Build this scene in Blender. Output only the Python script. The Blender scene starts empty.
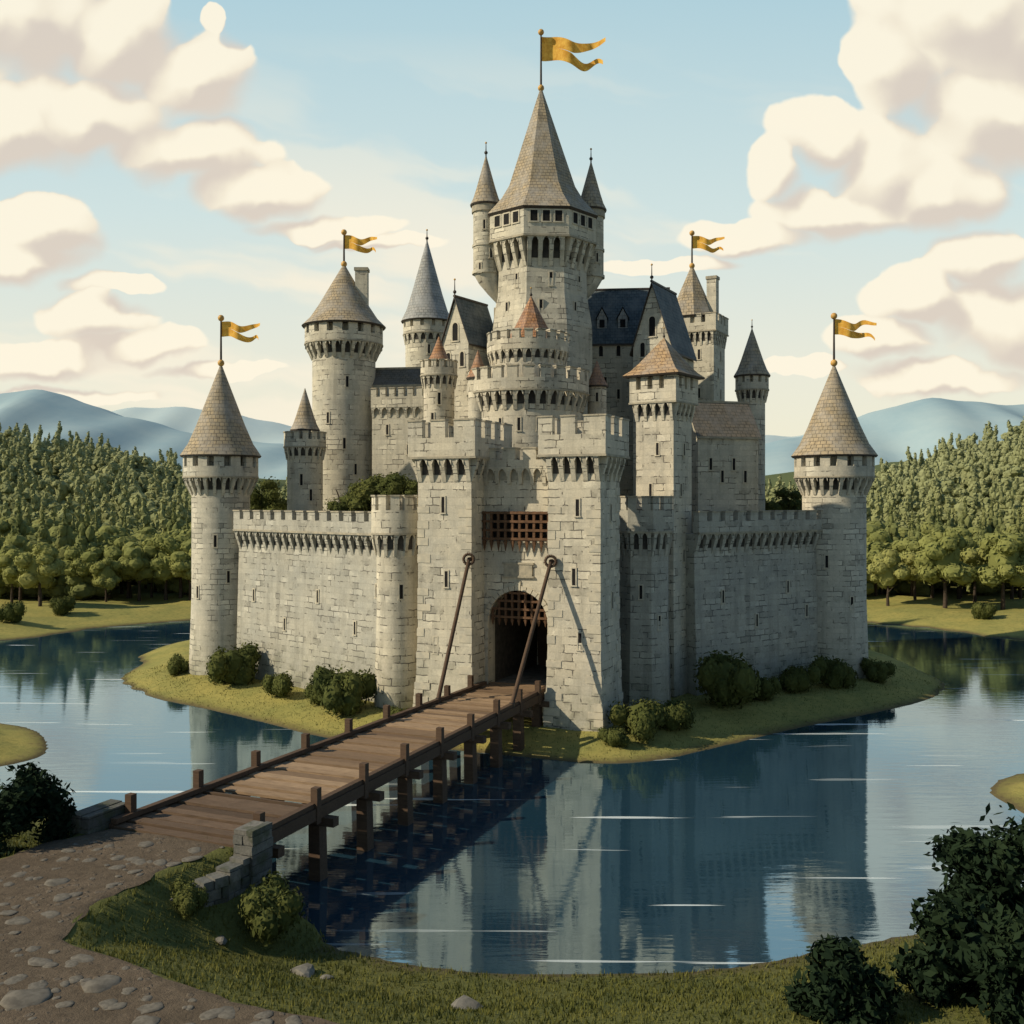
import bpy, math, random, bmesh
import numpy as np
from mathutils import Vector, Matrix
R=math.radians; PI=math.pi
F=1024.; CH=19.; HY=500.
col=bpy.context.scene.collection
def X(px,d): return (px-512)/F*d
def Z(py,d): return CH+(HY-py)/F*d

# ------------------------------------------------------------------ materials
def newmat(name):
    m=bpy.data.materials.new(name); m.use_nodes=True
    nt=m.node_tree; nt.nodes.clear()
    return m,nt
class NT:
    def __init__(s,nt): s.t=nt
    def n(s,typ,**kw):
        x=s.t.nodes.new(typ)
        for k,v in kw.items():
            setattr(x,k,v)
        return x
    def link(s,a,b): s.t.links.new(a,b)
    def set(s,sock,v):
        if isinstance(v,bpy.types.NodeSocket): s.t.links.new(v,sock)
        else:
            if hasattr(sock.default_value,'__len__') and isinstance(v,(tuple,list)) and len(sock.default_value)==4 and len(v)==3: v=tuple(v)+(1,)
            sock.default_value=v
    def math(s,op,a,b=0.,c=0.,clamp=False):
        x=s.n('ShaderNodeMath',operation=op); x.use_clamp=clamp
        s.set(x.inputs[0],a); s.set(x.inputs[1],b); s.set(x.inputs[2],c); return x.outputs[0]
    def vm(s,op,a,b=(0,0,0),c=(0,0,0)):
        x=s.n('ShaderNodeVectorMath',operation=op); s.set(x.inputs[0],a)
        s.set(x.inputs[1],b)
        if op=='MULTIPLY_ADD': s.set(x.inputs[2],c)
        return x.outputs['Value'] if op in('LENGTH','DOT_PRODUCT') else x.outputs[0]
    def scale(s,a,f):
        x=s.n('ShaderNodeVectorMath',operation='SCALE'); s.set(x.inputs[0],a); s.set(x.inputs['Scale'],f); return x.outputs[0]
    def mix(s,f,a,b,mode='MIX'):
        x=s.n('ShaderNodeMix',data_type='RGBA',blend_type=mode)
        s.set(x.inputs['Factor'],f)
        s.set(x.inputs[6],a); s.set(x.inputs[7],b); return x.outputs[2]
    def grey(s,v):
        c=s.n('ShaderNodeCombineXYZ')
        for i in range(3): s.set(c.inputs[i],v)
        return c.outputs[0]
    def noise(s,vec,scale,detail=3.,rough=.5,dim='3D'):
        x=s.n('ShaderNodeTexNoise',noise_dimensions=dim)
        if vec is not None: s.set(x.inputs['Vector'],vec)
        s.set(x.inputs['Scale'],scale); s.set(x.inputs['Detail'],detail); s.set(x.inputs['Roughness'],rough)
        return x.outputs['Fac'],x.outputs['Color']
    def mr(s,v,a,b,c=0.,d=1.,smooth=False):
        x=s.n('ShaderNodeMapRange'); x.clamp=True
        if smooth: x.interpolation_type='SMOOTHSTEP'
        s.set(x.inputs['Value'],v); s.set(x.inputs['From Min'],a); s.set(x.inputs['From Max'],b)
        s.set(x.inputs['To Min'],c); s.set(x.inputs['To Max'],d); return x.outputs[0]
    def ramp(s,f,stops):
        x=s.n('ShaderNodeValToRGB'); cr=x.color_ramp
        while len(cr.elements)<len(stops): cr.elements.new(.5)
        for e,(p,c) in zip(cr.elements,stops): e.position=p; e.color=tuple(c)+(1,)
        s.set(x.inputs[0],f); return x.outputs[0]
    def bump(s,h,strength,dist):
        x=s.n('ShaderNodeBump'); s.set(x.inputs['Height'],h); x.inputs['Strength'].default_value=strength; x.inputs['Distance'].default_value=dist
        return x.outputs[0]
    def out(s,sh):
        o=s.n('ShaderNodeOutputMaterial'); s.link(sh,o.inputs[0])
    def pbr(s,c,rough=.85,normal=None,spec=.2):
        b=s.n('ShaderNodeBsdfPrincipled'); s.set(b.inputs['Base Color'],c); s.set(b.inputs['Roughness'],rough)
        b.inputs['Specular IOR Level'].default_value=spec
        if normal is not None: s.link(normal,b.inputs['Normal'])
        return b.outputs[0]

def stone(name,c1,c2,mortar,bw=1.25,bh=.55,line=.8,moss=True):
    m,nt=newmat(name); g=NT(nt)
    tc=g.n('ShaderNodeTexCoord'); uv=tc.outputs['UV']; ob=tc.outputs['Object']
    _,nc=g.noise(ob,1.6,2.); off=g.scale(g.vm('SUBTRACT',nc,(.5,.5,.5)),.2)
    uvd=g.vm('ADD',uv,off)
    bk=g.n('ShaderNodeTexBrick'); g.set(bk.inputs['Vector'],uvd)
    bk.offset=.5; bk.squash=1.7; bk.squash_frequency=3
    g.set(bk.inputs['Color1'],(0,0,0)); g.set(bk.inputs['Color2'],(1,1,1)); g.set(bk.inputs['Mortar'],(.5,.5,.5))
    for k,v in (('Scale',1.),('Mortar Size',.042),('Mortar Smooth',.2),('Bias',0.),('Brick Width',bw),('Row Height',bh)): bk.inputs[k].default_value=v
    big,_=g.noise(ob,.22,3.,.6); med,_=g.noise(ob,.62,4.,.7); fine,_=g.noise(ob,7.,4.,.7); soft,_=g.noise(ob,1.3,4.,.6)
    patch=g.mr(med,.50,.56,0.,1.,True)
    base=g.mix(g.mr(big,.3,.7),c1,c2)
    base=g.mix(g.mr(soft,.5,.72,0.,.5),base,tuple(x*1.18 for x in c1))
    bv=g.mr(bk.outputs['Color'],0.,1.,-.32,.32)
    bv=g.math('MULTIPLY_ADD',bv,g.math('MULTIPLY_ADD',patch,.70,.24),1.)
    base=g.mix(1.,base,g.grey(bv),'MULTIPLY')
    base=g.mix(1.,base,g.grey(g.mr(fine,.25,.75,.84,1.14)),'MULTIPLY')
    st,_=g.noise(g.vm('MULTIPLY',ob,(1.2,1.2,.12)),1.,4.,.6)
    base=g.mix(g.mr(st,.50,.75,0.,.45),base,tuple(x*.42 for x in c2))
    if moss:
        geo=g.n('ShaderNodeNewGeometry'); sx=g.n('ShaderNodeSeparateXYZ'); g.link(geo.outputs['Position'],sx.inputs[0])
        low=g.mr(sx.outputs[2],1.,7.,.6,0.)
        base=g.mix(g.math('MULTIPLY',low,g.mr(med,.35,.65)),base,(.12,.13,.075))
    ls=g.math('MULTIPLY',bk.outputs['Fac'],g.math('MULTIPLY_ADD',patch,line*.9,line*.10))
    base=g.mix(ls,base,mortar)
    h=g.math('ADD',g.math('MULTIPLY',ls,-1.),g.math('MULTIPLY',fine,.5))
    g.out(g.pbr(base,.9,g.bump(h,.6,.06),.15)); return m

def tiles(name,c1,c2,dark,bw=.55,bh=.42):
    m,nt=newmat(name); g=NT(nt)
    tc=g.n('ShaderNodeTexCoord'); uv=tc.outputs['UV']; ob=tc.outputs['Object']
    _,nc=g.noise(ob,2.,2.); uvd=g.vm('ADD',uv,g.scale(g.vm('SUBTRACT',nc,(.5,.5,.5)),.08))
    bk=g.n('ShaderNodeTexBrick'); g.set(bk.inputs['Vector'],uvd); bk.offset=.5
    g.set(bk.inputs['Color1'],c1); g.set(bk.inputs['Color2'],c2); g.set(bk.inputs['Mortar'],dark)
    for k,v in (('Scale',1.),('Mortar Size',.03),('Mortar Smooth',.3),('Bias',0.),('Brick Width',bw),('Row Height',bh)): bk.inputs[k].default_value=v
    big,_=g.noise(ob,.6,4.,.6); st,_=g.noise(g.vm('MULTIPLY',ob,(2.,2.,.25)),1.,4.,.6)
    c=g.mix(g.mr(big,.42,.66,0.,.75),bk.outputs['Color'],tuple(sum(c2)/3*1.3*.6+x*1.3*.4 for x in c2))
    c=g.mix(g.mr(st,.5,.75,0.,.6),c,dark)
    g.out(g.pbr(c,.75,g.bump(g.math('MULTIPLY',bk.outputs['Fac'],-1.),.6,.05),.2)); return m

def plain(name,c,c2=None,rough=.8,scale=3.,spec=.2,tr=0.):
    m,nt=newmat(name); g=NT(nt); tc=g.n('ShaderNodeTexCoord')
    f,_=g.noise(tc.outputs['Object'],scale,4.,.6)
    if c2 is None: c2=tuple(x*.6 for x in c)
    cc=g.mix(g.mr(f,.38,.62),c,c2); b=g.pbr(cc,rough,g.bump(f,.3,.03),spec)
    if tr:
        t=g.n('ShaderNodeBsdfTranslucent'); g.set(t.inputs[0],cc); mx=g.n('ShaderNodeMixShader'); mx.inputs[0].default_value=tr
        g.link(b,mx.inputs[1]); g.link(t.outputs[0],mx.inputs[2]); b=mx.outputs[0]
    g.out(b); return m
def rubblemat(name,c1,c2,c3):
    m,nt=newmat(name); g=NT(nt); tc=g.n('ShaderNodeTexCoord'); geo=g.n('ShaderNodeNewGeometry')
    f,_=g.noise(tc.outputs['Object'],5.,5.,.7); b,_=g.noise(tc.outputs['Object'],1.1,3.,.6)
    c=g.ramp(geo.outputs['Random Per Island'],[(0.,c1),(.5,c2),(1.,c3)])
    c=g.mix(1.,c,g.grey(g.mr(f,.25,.75,.65,1.25)),'MULTIPLY'); c=g.mix(g.mr(b,.5,.65,0.,.6),c,(.045,.055,.022))
    g.out(g.pbr(c,.92,g.bump(f,.7,.06),.15)); return m

def wood(name,c1,c2,c3):
    m,nt=newmat(name); g=NT(nt); tc=g.n('ShaderNodeTexCoord'); geo=g.n('ShaderNodeNewGeometry')
    r=geo.outputs['Random Per Island']
    c=g.ramp(r,[(0.,c1),(.5,c2),(1.,c3)])
    gr,_=g.noise(g.vm('MULTIPLY',tc.outputs['Object'],(1.,9.,9.)),1.2,5.,.65)
    bl,_=g.noise(tc.outputs['Object'],.8,3.)
    c=g.mix(g.mr(gr,.42,.68,0.,.5),c,tuple(x*.5 for x in c1))
    c=g.mix(g.mr(bl,.5,.72,0.,.35),c,tuple(x*.6 for x in c2))
    g.out(g.pbr(c,.8,g.bump(gr,.4,.03),.2)); return m

def leafmat(name,dark,mid,light,tr=.15,haze=None,isl=.35):
    m,nt=newmat(name); g=NT(nt); geo=g.n('ShaderNodeNewGeometry'); oi=g.n('ShaderNodeObjectInfo')
    f,_=g.noise(geo.outputs['Position'],.45 if haze is None else .09,2.)
    v=g.math('ADD',g.math('MULTIPLY',geo.outputs['Random Per Island'],isl),g.math('MULTIPLY',g.mr(f,.3,.7),.75-isl))
    v=g.math('ADD',v,g.math('MULTIPLY',oi.outputs['Random'],.25))
    c=g.ramp(v,[(0.,dark),(.5,mid),(1.,light)])
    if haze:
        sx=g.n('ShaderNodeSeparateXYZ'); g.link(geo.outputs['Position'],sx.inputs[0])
        c=g.mix(g.mr(sx.outputs[1],185.,420.,.1,.85),c,haze)  # aerial haze painted into the leaf colour, growing with distance
    b=g.pbr(c,.85,None,.05)
    t=g.n('ShaderNodeBsdfTranslucent'); g.set(t.inputs[0],c)
    mx=g.n('ShaderNodeMixShader'); mx.inputs[0].default_value=tr; g.link(b,mx.inputs[1]); g.link(t.outputs[0],mx.inputs[2])
    g.out(mx.outputs[0]); return m

M={}
M['gate']=stone('warm_stone',(.56,.505,.39),(.44,.415,.345),(.10,.09,.075),1.4,.64,.9)
M['wall']=stone('grey_stone',(.42,.395,.325),(.34,.335,.295),(.10,.095,.085),1.3,.55,.85)
M['round']=stone('pale_stone',(.53,.485,.39),(.41,.395,.335),(.12,.115,.10),1.15,.52,.8)
M['keep']=stone('keep_stone',(.55,.505,.395),(.44,.42,.35),(.12,.11,.095),1.25,.56,.85,False)
M['shade']=plain('painted_shade_stone',(.075,.068,.058),(.045,.042,.038),.95,2.)  # near-black stone painting shade into the corbel arches; also lines the gate passage
M['cap']=plain('cap_stone',(.40,.355,.265),(.27,.25,.20),.9,2.)
M['quoin']=plain('quoin_stone',(.55,.495,.38),(.42,.39,.315),.9,1.3)
M['roof']=tiles('brown_slate',(.41,.325,.205),(.30,.255,.18),(.10,.085,.065))
M['roofw']=tiles('warm_tile',(.42,.28,.15),(.31,.22,.125),(.10,.06,.035))
M['roofb']=tiles('blue_slate',(.07,.095,.11),(.11,.135,.145),(.03,.04,.05))
M['roofd']=tiles('dark_brown_slate',(.17,.145,.11),(.125,.115,.095),(.05,.045,.035))
M['roofg']=tiles('grey_slate',(.36,.355,.33),(.27,.285,.285),(.12,.12,.12))
M['roofo']=tiles('orange_tile',(.42,.22,.10),(.33,.17,.085),(.10,.05,.03),.45,.35)
M['dark']=plain('dark_opening',(.012,.012,.014),(.02,.018,.016),.9,1.)
M['wood']=wood('plank_wood',(.15,.098,.06),(.26,.175,.105),(.36,.25,.155))
M['woodn']=wood('dark_plank_wood',(.07,.046,.03),(.11,.073,.047),(.15,.10,.065))
M['woodd']=wood('dark_timber',(.07,.043,.028),(.09,.057,.037),(.12,.077,.05))
M['iron']=plain('iron',(.06,.045,.035),(.03,.025,.02),.6,4.,.4)
M['port']=plain('rusty_lattice',(.15,.08,.043),(.09,.05,.028),.75,3.)
M['gold']=plain('gold_cloth',(.88,.52,.10),(.66,.33,.05),.7,1.6,.1,.35)
M['brass']=plain('brass_ball',(.60,.36,.09),(.45,.25,.07),.5,3.,.4)
M['rock']=plain('rock_grey',(.20,.185,.155),(.11,.105,.09),.9,1.5)
M['pstone']=plain('path_rock',(.155,.14,.115),(.095,.085,.07),.9,2.5)
M['rubble']=rubblemat('rubble_stone',(.085,.085,.08),(.13,.13,.118),(.18,.17,.15))
M['bark']=plain('bark',(.075,.055,.04),(.04,.03,.022),.9,3.)
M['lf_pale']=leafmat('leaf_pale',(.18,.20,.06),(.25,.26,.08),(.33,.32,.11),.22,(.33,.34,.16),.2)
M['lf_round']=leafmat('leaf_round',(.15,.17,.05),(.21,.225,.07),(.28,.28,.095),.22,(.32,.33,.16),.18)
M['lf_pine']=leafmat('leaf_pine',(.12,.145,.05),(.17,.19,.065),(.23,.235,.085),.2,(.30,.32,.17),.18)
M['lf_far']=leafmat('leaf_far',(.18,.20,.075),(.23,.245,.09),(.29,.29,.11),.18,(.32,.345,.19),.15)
M['lf_bush']=leafmat('leaf_bush',(.045,.06,.02),(.08,.092,.028),(.13,.135,.04))
M['lf_fg']=leafmat('leaf_foreground',(.008,.015,.009),(.014,.026,.013),(.025,.04,.018),.1)  # very dark leaf colour carries the shade on the foreground bushes
M['grassblade']=leafmat('grass_blade',(.07,.085,.022),(.11,.115,.03),(.18,.17,.05))

# ------------------------------------------------------------------ mesh builder
def nrm2(a,b):
    dx,dy=b[0]-a[0],b[1]-a[1]; L=math.hypot(dx,dy) or 1e-9
    return dx/L,dy/L,L
class MB:
    def __init__(s): s.v=[];s.f=[];s.uv=[];s.mi=[];s.sm=[]
    def quad(s,pts,mi=0,uvs=None):
        b=len(s.v); s.v+=[tuple(p) for p in pts]; s.f.append(tuple(range(b,b+len(pts))))
        if uvs is None:
            P=[Vector(p) for p in pts]; n=(P[1]-P[0]).cross(P[2]-P[0])
            if n.length<1e-9: n=(P[2]-P[0]).cross(P[-1]-P[0])
            n.normalize() if n.length>0 else None
            if abs(n.z)>.8: uvs=[(p.x,p.y) for p in P]
            else:
                t=Vector((0,0,1)).cross(n); t.normalize(); k=n.cross(t)
                uvs=[(p.dot(t),p.dot(k)) for p in P]
        s.uv+=uvs; s.mi.append(mi); s.sm.append(False)
    def hexa(s,bt,tp,mi=0,weld=False):
        if weld:
            b=len(s.v); s.v+=[tuple(p) for p in bt]+[tuple(p) for p in tp]
            for f in ((3,2,1,0),(4,5,6,7),(0,1,5,4),(1,2,6,5),(2,3,7,6),(3,0,4,7)):
                s.f.append(tuple(b+i for i in f)); s.uv+=[(s.v[b+i][0],s.v[b+i][2]) for i in f]; s.mi.append(mi); s.sm.append(False)
            return
        s.quad(bt[::-1],mi); s.quad(tp,mi)
        for i in range(4):
            j=(i+1)%4; s.quad([bt[i],bt[j],tp[j],tp[i]],mi)
    def box(s,x0,x1,y0,y1,z0,z1,mi=0,weld=False):
        s.hexa([(x0,y0,z0),(x1,y0,z0),(x1,y1,z0),(x0,y1,z0)],[(x0,y0,z1),(x1,y0,z1),(x1,y1,z1),(x0,y1,z1)],mi,weld)
    def rings(s,rings,us,vs,smooth=False,mi=0,closed=True):
        n=len(rings[0]); b=len(s.v)
        for r in rings: s.v+=[tuple(p) for p in r]
        for k in range(len(rings)-1):
            for i in range(n if closed else n-1):
                j=(i+1)%n
                s.f.append((b+k*n+i,b+k*n+j,b+(k+1)*n+j,b+(k+1)*n+i))
                s.uv+=[(us[i],vs[k]),(us[i+1],vs[k]),(us[i+1],vs[k+1]),(us[i],vs[k+1])]
                s.mi.append(mi); s.sm.append(smooth)
    def block(s,A,B,s0,s1,oi,oo,z0,z1,oob=None,mi=0,weld=False):
        dx,dy,L=nrm2(A,B); nx,ny=dy,-dx
        def p(t,o,z): return (A[0]+dx*t+nx*o,A[1]+dy*t+ny*o,z)
        ob=oo if oob is None else oob
        s.hexa([p(s0,ob,z0),p(s1,ob,z0),p(s1,oi,z0),p(s0,oi,z0)],[p(s0,oo,z1),p(s1,oo,z1),p(s1,oi,z1),p(s0,oi,z1)],mi,weld)
    def tube(s,a,b,r0,r1=None,n=8,mi=0):
        r1=r0 if r1 is None else r1
        a=Vector(a);b=Vector(b);d=(b-a).normalized(); t=d.orthogonal().normalized(); k=d.cross(t)
        ra=[a+(t*math.cos(q)+k*math.sin(q))*r0 for q in [2*PI*i/n for i in range(n)]]
        rb=[b+(t*math.cos(q)+k*math.sin(q))*r1 for q in [2*PI*i/n for i in range(n)]]
        L=(b-a).length; us=[2*PI*r0*i/n for i in range(n+1)]
        s.rings([ra,rb],us,[0,L],True,mi); s.quad(ra[::-1],mi); s.quad(rb,mi)
    def ball(s,c,r,n=10,mi=0,sq=1.):
        rr=[]
        for k in range(7):
            a=-PI/2+PI*k/6; rr.append([(c[0]+r*math.cos(a)*math.cos(2*PI*i/n)+1e-5,c[1]+r*math.cos(a)*math.sin(2*PI*i/n),c[2]+r*sq*math.sin(a)) for i in range(n)])
        s.rings(rr,[i/n for i in range(n+1)],[k/6 for k in range(7)],True,mi)
def make(mb,name,mats,parent=None,loc=None,rz=0.):
    me=bpy.data.meshes.new(name); me.from_pydata(mb.v,[],mb.f)
    if not isinstance(mats,(list,tuple)): mats=[mats]
    for m in mats: me.materials.append(m)
    uvl=me.uv_layers.new(name='UVMap'); uvl.data.foreach_set('uv',np.array(mb.uv,dtype=np.float32).ravel())
    me.polygons.foreach_set('material_index',mb.mi); me.polygons.foreach_set('use_smooth',mb.sm); me.update()
    return link(me,name,parent,loc,rz)
def link(me,name,parent=None,loc=None,rz=0.):
    o=bpy.data.objects.new(name,me); col.objects.link(o)
    if parent: o.parent=parent
    if loc: o.location=loc
    o.rotation_euler=(0,0,rz); return o
def tag(o,label=None,cat=None,group=None,kind=None):
    if label: o['label']=label
    if cat: o['category']=cat
    if group: o['group']=group
    if kind: o['kind']=kind
    return o
def thing(name,label,cat,loc=(0,0,0),rz=0.,group=None):
    o=bpy.data.objects.new(name,None); col.objects.link(o); o.location=loc; o.rotation_euler=(0,0,rz); o.empty_display_size=.5
    return tag(o,label,cat,group)

class Sh:
    def __init__(s,kind,a,b=None,c=(0,0),n=None):
        s.k=kind;s.a=a;s.b=b if b is not None else a;s.c=c;s.n=n or {'round':40,'oct':8,'rect':4}[kind]
    def pts(s,off=0.,sc=1.):
        cx,cy=s.c
        if s.k=='rect':
            x=(s.a+off)*sc;y=(s.b+off)*sc; return [(cx-x,cy-y),(cx+x,cy-y),(cx+x,cy+y),(cx-x,cy+y)]
        r=(s.a+off)*sc; ph=0.
        if s.k=='oct': r/=math.cos(PI/8); ph=PI/8
        return [(cx+r*math.cos(ph+2*PI*i/s.n),cy+r*math.sin(ph+2*PI*i/s.n)) for i in range(s.n)]
    def us(s):
        p=s.pts(); u=[0.]
        for i in range(len(p)): u.append(u[-1]+nrm2(p[i],p[(i+1)%len(p)])[2])
        return u
def side(mb,sh,o0,z0,o1,z1,mi=0):
    mb.rings([[(x,y,z0) for x,y in sh.pts(o0)],[(x,y,z1) for x,y in sh.pts(o1)]],sh.us(),[z0,z1],sh.k=='round',mi)
def annulus(mb,sh,o0,o1,z,mi=0):
    a=sh.pts(o0);b=sh.pts(o1);n=len(a)
    for i in range(n):
        j=(i+1)%n; mb.quad([(*a[i],z),(*a[j],z),(*b[j],z),(*b[i],z)],mi)
def cap(mb,sh,o,z,mi=0): mb.quad([(x,y,z) for x,y in sh.pts(o)],mi)
def ring(mb,sh,oi,oo,z0,z1,mi=0):
    side(mb,sh,oo,z0,oo,z1,mi); side(mb,sh,oi,z1,oi,z0,mi); annulus(mb,sh,oo,oi,z1,mi); annulus(mb,sh,oi,oo,z0,mi)
def edges(sh,off):
    p=sh.pts(off); return [(p[i],p[(i+1)%len(p)]) for i in range(len(p))]
def merlons(mb,sh,oi,oo,z0,z1,w=.9,g=.6,capm=1,ctop=True):
    t=oo-oi
    if sh.k=='round':
        r=sh.a+oo; n=max(6,round(2*PI*r/(w+g))); fa=w/(w+g)*2*PI/n
        for i in range(n):
            a=2*PI*i/n; a0=a-fa/2;a1=a+fa/2; cx,cy=sh.c
            A=(cx+r*math.cos(a0),cy+r*math.sin(a0));B=(cx+r*math.cos(a1),cy+r*math.sin(a1)); L=nrm2(A,B)[2]
            mb.block(A,B,0,L,-t,0,z0,z1)
            if ctop: mb.block(A,B,-.06,L+.06,-t-.06,.07,z1,z1+.13,mi=capm)
    else:
        for A,B in edges(sh,oo):
            L=nrm2(A,B)[2]; E=L-(t+.004 if sh.k=='rect' else .45*t); k=max(2,round((E+g)/(w+g)))
            gg=g*E/(k*w+(k-1)*g); ww=w*E/(k*w+(k-1)*g)
            for i in range(k):
                a=i*(ww+gg); mb.block(A,B,a,a+ww,-t,0,z0,z1)
                if ctop: mb.block(A,B,a-.05,a+ww+(.05 if i<k-1 else 0),-t-.05,.07,z1,z1+.13,mi=capm)
def archcorb(mb,A,B,s0,s1,w,o,z0,z1):
    h=z1-z0
    mb.block(A,B,s0-w/2,s0+w/2,-.15,o-.03,z0+h*.52,z1+.04,o*.62); mb.block(A,B,s0-w/2+.02,s0+w/2-.02,-.15,o*.56,z0,z0+h*.52,.06)
    if s1 is not None:
        dx,dy,L=nrm2(A,B); nx,ny=dy,-dx; a=s0+w/2; b=s1-w/2; m_=(a+b)/2; zs_=z1-min(.55,h*.32,(b-a)*.8)
        def p(t,oo,z): return (A[0]+dx*t+nx*oo,A[1]+dy*t+ny*oo,z)
        oo=o-.035; oi=o-.2
        for (u0,u1) in ((a,m_),(b,m_)):
            f=[p(u0,oo,zs_),p(u0+(u1-u0)*.45,oo,z1-(z1-zs_)*.32),p(u1,oo,z1-.02),p(u1,oo,z1+.04),p(u0,oo,z1+.04)]; mb.quad(f)
            mb.quad([p(u0,oo,zs_),p(u0+(u1-u0)*.45,oo,z1-(z1-zs_)*.32),p(u0+(u1-u0)*.45,oi,z1-(z1-zs_)*.32),p(u0,oi,zs_)])
        mb.block(A,B,a,b,-.1,.035,z0+h*.30,z1+.02,mi=1)  # dark panel standing in for the shade inside the arch
def corbels(mb,sh,o,z0,z1,sp=.8,w=.34):
    if sh.k=='round':
        r=sh.a; n=max(8,round(2*PI*(r+o)/sp)); cx,cy=sh.c
        for i in range(n):
            a0=2*PI*(i+.5)/n; a1=2*PI*(i+1.5)/n
            q=r/math.cos(PI/n)
            A=(cx+q*math.cos(a0),cy+q*math.sin(a0));B=(cx+q*math.cos(a1),cy+q*math.sin(a1)); L=nrm2(A,B)[2]
            archcorb(mb,A,B,0,L,w*r/(r+o*.5),o-.02,z0,z1)
    else:
        for A,B in edges(sh,0.):
            L=nrm2(A,B)[2]; k=max(2,round(L/sp)); st_=(L-w)/k
            for i in range(k+1): archcorb(mb,A,B,w/2+st_*i,w/2+st_*(i+1) if i<k else None,w,o,z0,z1)
_win={}
def winmesh(style,w,h):
    k=(style,round(w,2),round(h,2))
    if k in _win: return _win[k]
    mb=MB(); f=.10 if w<.45 else .14; D=.06
    mb.box(-.3,D,-w/2-f,-w/2,-h/2,h/2,0); mb.box(-.3,D,w/2,w/2+f,-h/2,h/2,0)
    mb.box(-.3,D+.05,-w/2-f-.05,w/2+f+.05,-h/2-f,-h/2-.002,0)
    if style=='arch':
        n=8; r=w/2
        for i in range(n):
            a0=PI*i/n;a1=PI*(i+1)/n
            q=lambda a,rr,x:(x,rr*math.cos(a),h/2+.002+rr*math.sin(a))
            mb.hexa([q(a0,r,-.3),q(a0,r,D),q(a0,r+f,D),q(a0,r+f,-.3)],[q(a1,r,-.3),q(a1,r,D),q(a1,r+f,D),q(a1,r+f,-.3)],0)
        mb.quad([(.02,-w/2,-h/2),(.02,w/2,-h/2)]+[(.02,r*math.cos(PI*i/n),h/2+r*math.sin(PI*i/n)) for i in range(n+1)],1)
    else:
        mb.box(-.3,D,-w/2-f,w/2+f,h/2+.002,h/2+f,0); mb.quad([(.02,-w/2,-h/2),(.02,w/2,-h/2),(.02,w/2,h/2),(.02,-w/2,h/2)],1)
    o=make(mb,'window',[M['quoin'],M['dark']]); me=o.data; bpy.data.objects.remove(o); _win[k]=me; return me
def window(parent,pos,ang,w=.3,h=1.2,style='rect',name=None):
    name=name or ('arrow_slit' if w<.4 else 'window')
    return link(winmesh(style,w,h),name,parent,pos,ang)
def rwin(parent,sh,ang,z,w=.28,h=1.2,style='rect',off=0.):
    a=R(ang); cx,cy=sh.c
    if sh.k=='round': r=sh.a+off-.015; window(parent,(cx+r*math.cos(a),cy+r*math.sin(a),z),a,w,h,style)
def coneroof(parent,sh,off,z0,z1,mat,flare=True,name='roof',c=None):
    mb=MB(); base=sh.pts(off); cx,cy=sh.c; H=z1-z0
    def rg(s,z): return [(cx+(x-cx)*s,cy+(y-cy)*s,z) for x,y in base]
    prof=[(1.,z0),(.80,z0+.13*H),(.60,z0+.33*H),(.012,z1)] if flare else [(1.,z0),(.5,z0+.5*H),(.012,z1)]
    rr=[rg(s,z) for s,z in prof]; R0=sh.a+off; vs=[0.]
    for i in range(1,len(prof)): vs.append(vs[-1]+math.hypot((prof[i-1][0]-prof[i][0])*R0,prof[i][1]-prof[i-1][1]))
    us=[u*1. for u in sh.us()]
    mb.rings(rr,us,vs,sh.k=='round' ,0)
    rim=[rg(.97,z0-.16),rg(1.,z0)]; mb.rings(rim,us,[0,.16],sh.k=='round',1); mb.quad([p for p in rg(.97,z0-.16)][::-1],1)
    return make(mb,name,[mat,M['iron']],parent)
def finial(parent,c,z0,z1,r=.07,ball=.2):
    mb=MB(); mb.tube((*c,z0-.4),(*c,z1),r*1.5,r*.6,8,0); mb.ball((*c,z0+.25*(z1-z0)),ball,10,0); mb.ball((*c,z1),ball*.6,8,1)
    return make(mb,'finial',[M['iron'],M['brass']],parent)
def flagpole(parent,c,z0,z1,fl,fh,rz=0.,ph=0.):
    mb=MB(); mb.tube((0,0,-.5),(0,0,z1-z0),.13,.085,8,0); mb.ball((0,0,z1-z0+.2),.34,12,1); mb.ball((0,0,.1),.36,12,1)
    p=make(mb,'flagpole',[M['iron'],M['brass']],parent,(c[0],c[1],z0))
    n=40; H=z1-z0
    def pt(t,v):
        t0=.48
        notch=0. if t<t0 else (t-t0)/(1-t0)*.6
        sgn=1 if v>=0 else -1; hw=fh/2*(1-.18*t)
        z=sgn*hw*(notch+(1-notch)*abs(v)) if abs(v)>1e-6 else sgn*hw*notch
        k=max(0,t-t0)/(1-t0)
        tail=k*fh*(.10+.16*math.sin(k*6+ph*.2) if sgn>0 else -.32+.14*math.sin(k*6.5+2.2))
        return (.08+fl*t*(1. if sgn>0 else .96),.15*fl*math.sin(t*9+ph+.6)*t**.5,H-fh*.62+z-.10*fl*t+.19*fh*math.sin(t*8.5+ph)*(.35+t)+tail)
    mb=MB()
    for up in (1,-1):
        rows=[]
        for k in range(5):
            v=up*(k/4 if k else 1e-5); rows.append([pt(i/n,v) for i in range(n+1)])
        b=len(mb.v)
        for r in rows: mb.v+=r
        for k in range(4):
            for i in range(n):
                a=b+k*(n+1)+i; mb.f.append((a,a+1,a+n+2,a+n+1)); mb.uv+=[(i/n,k/4),((i+1)/n,k/4),((i+1)/n,(k+1)/4),(i/n,(k+1)/4)]; mb.mi.append(0); mb.sm.append(True)
    make(mb,'flag',M['gold'],p,(0,0,0),rz); return p

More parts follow.
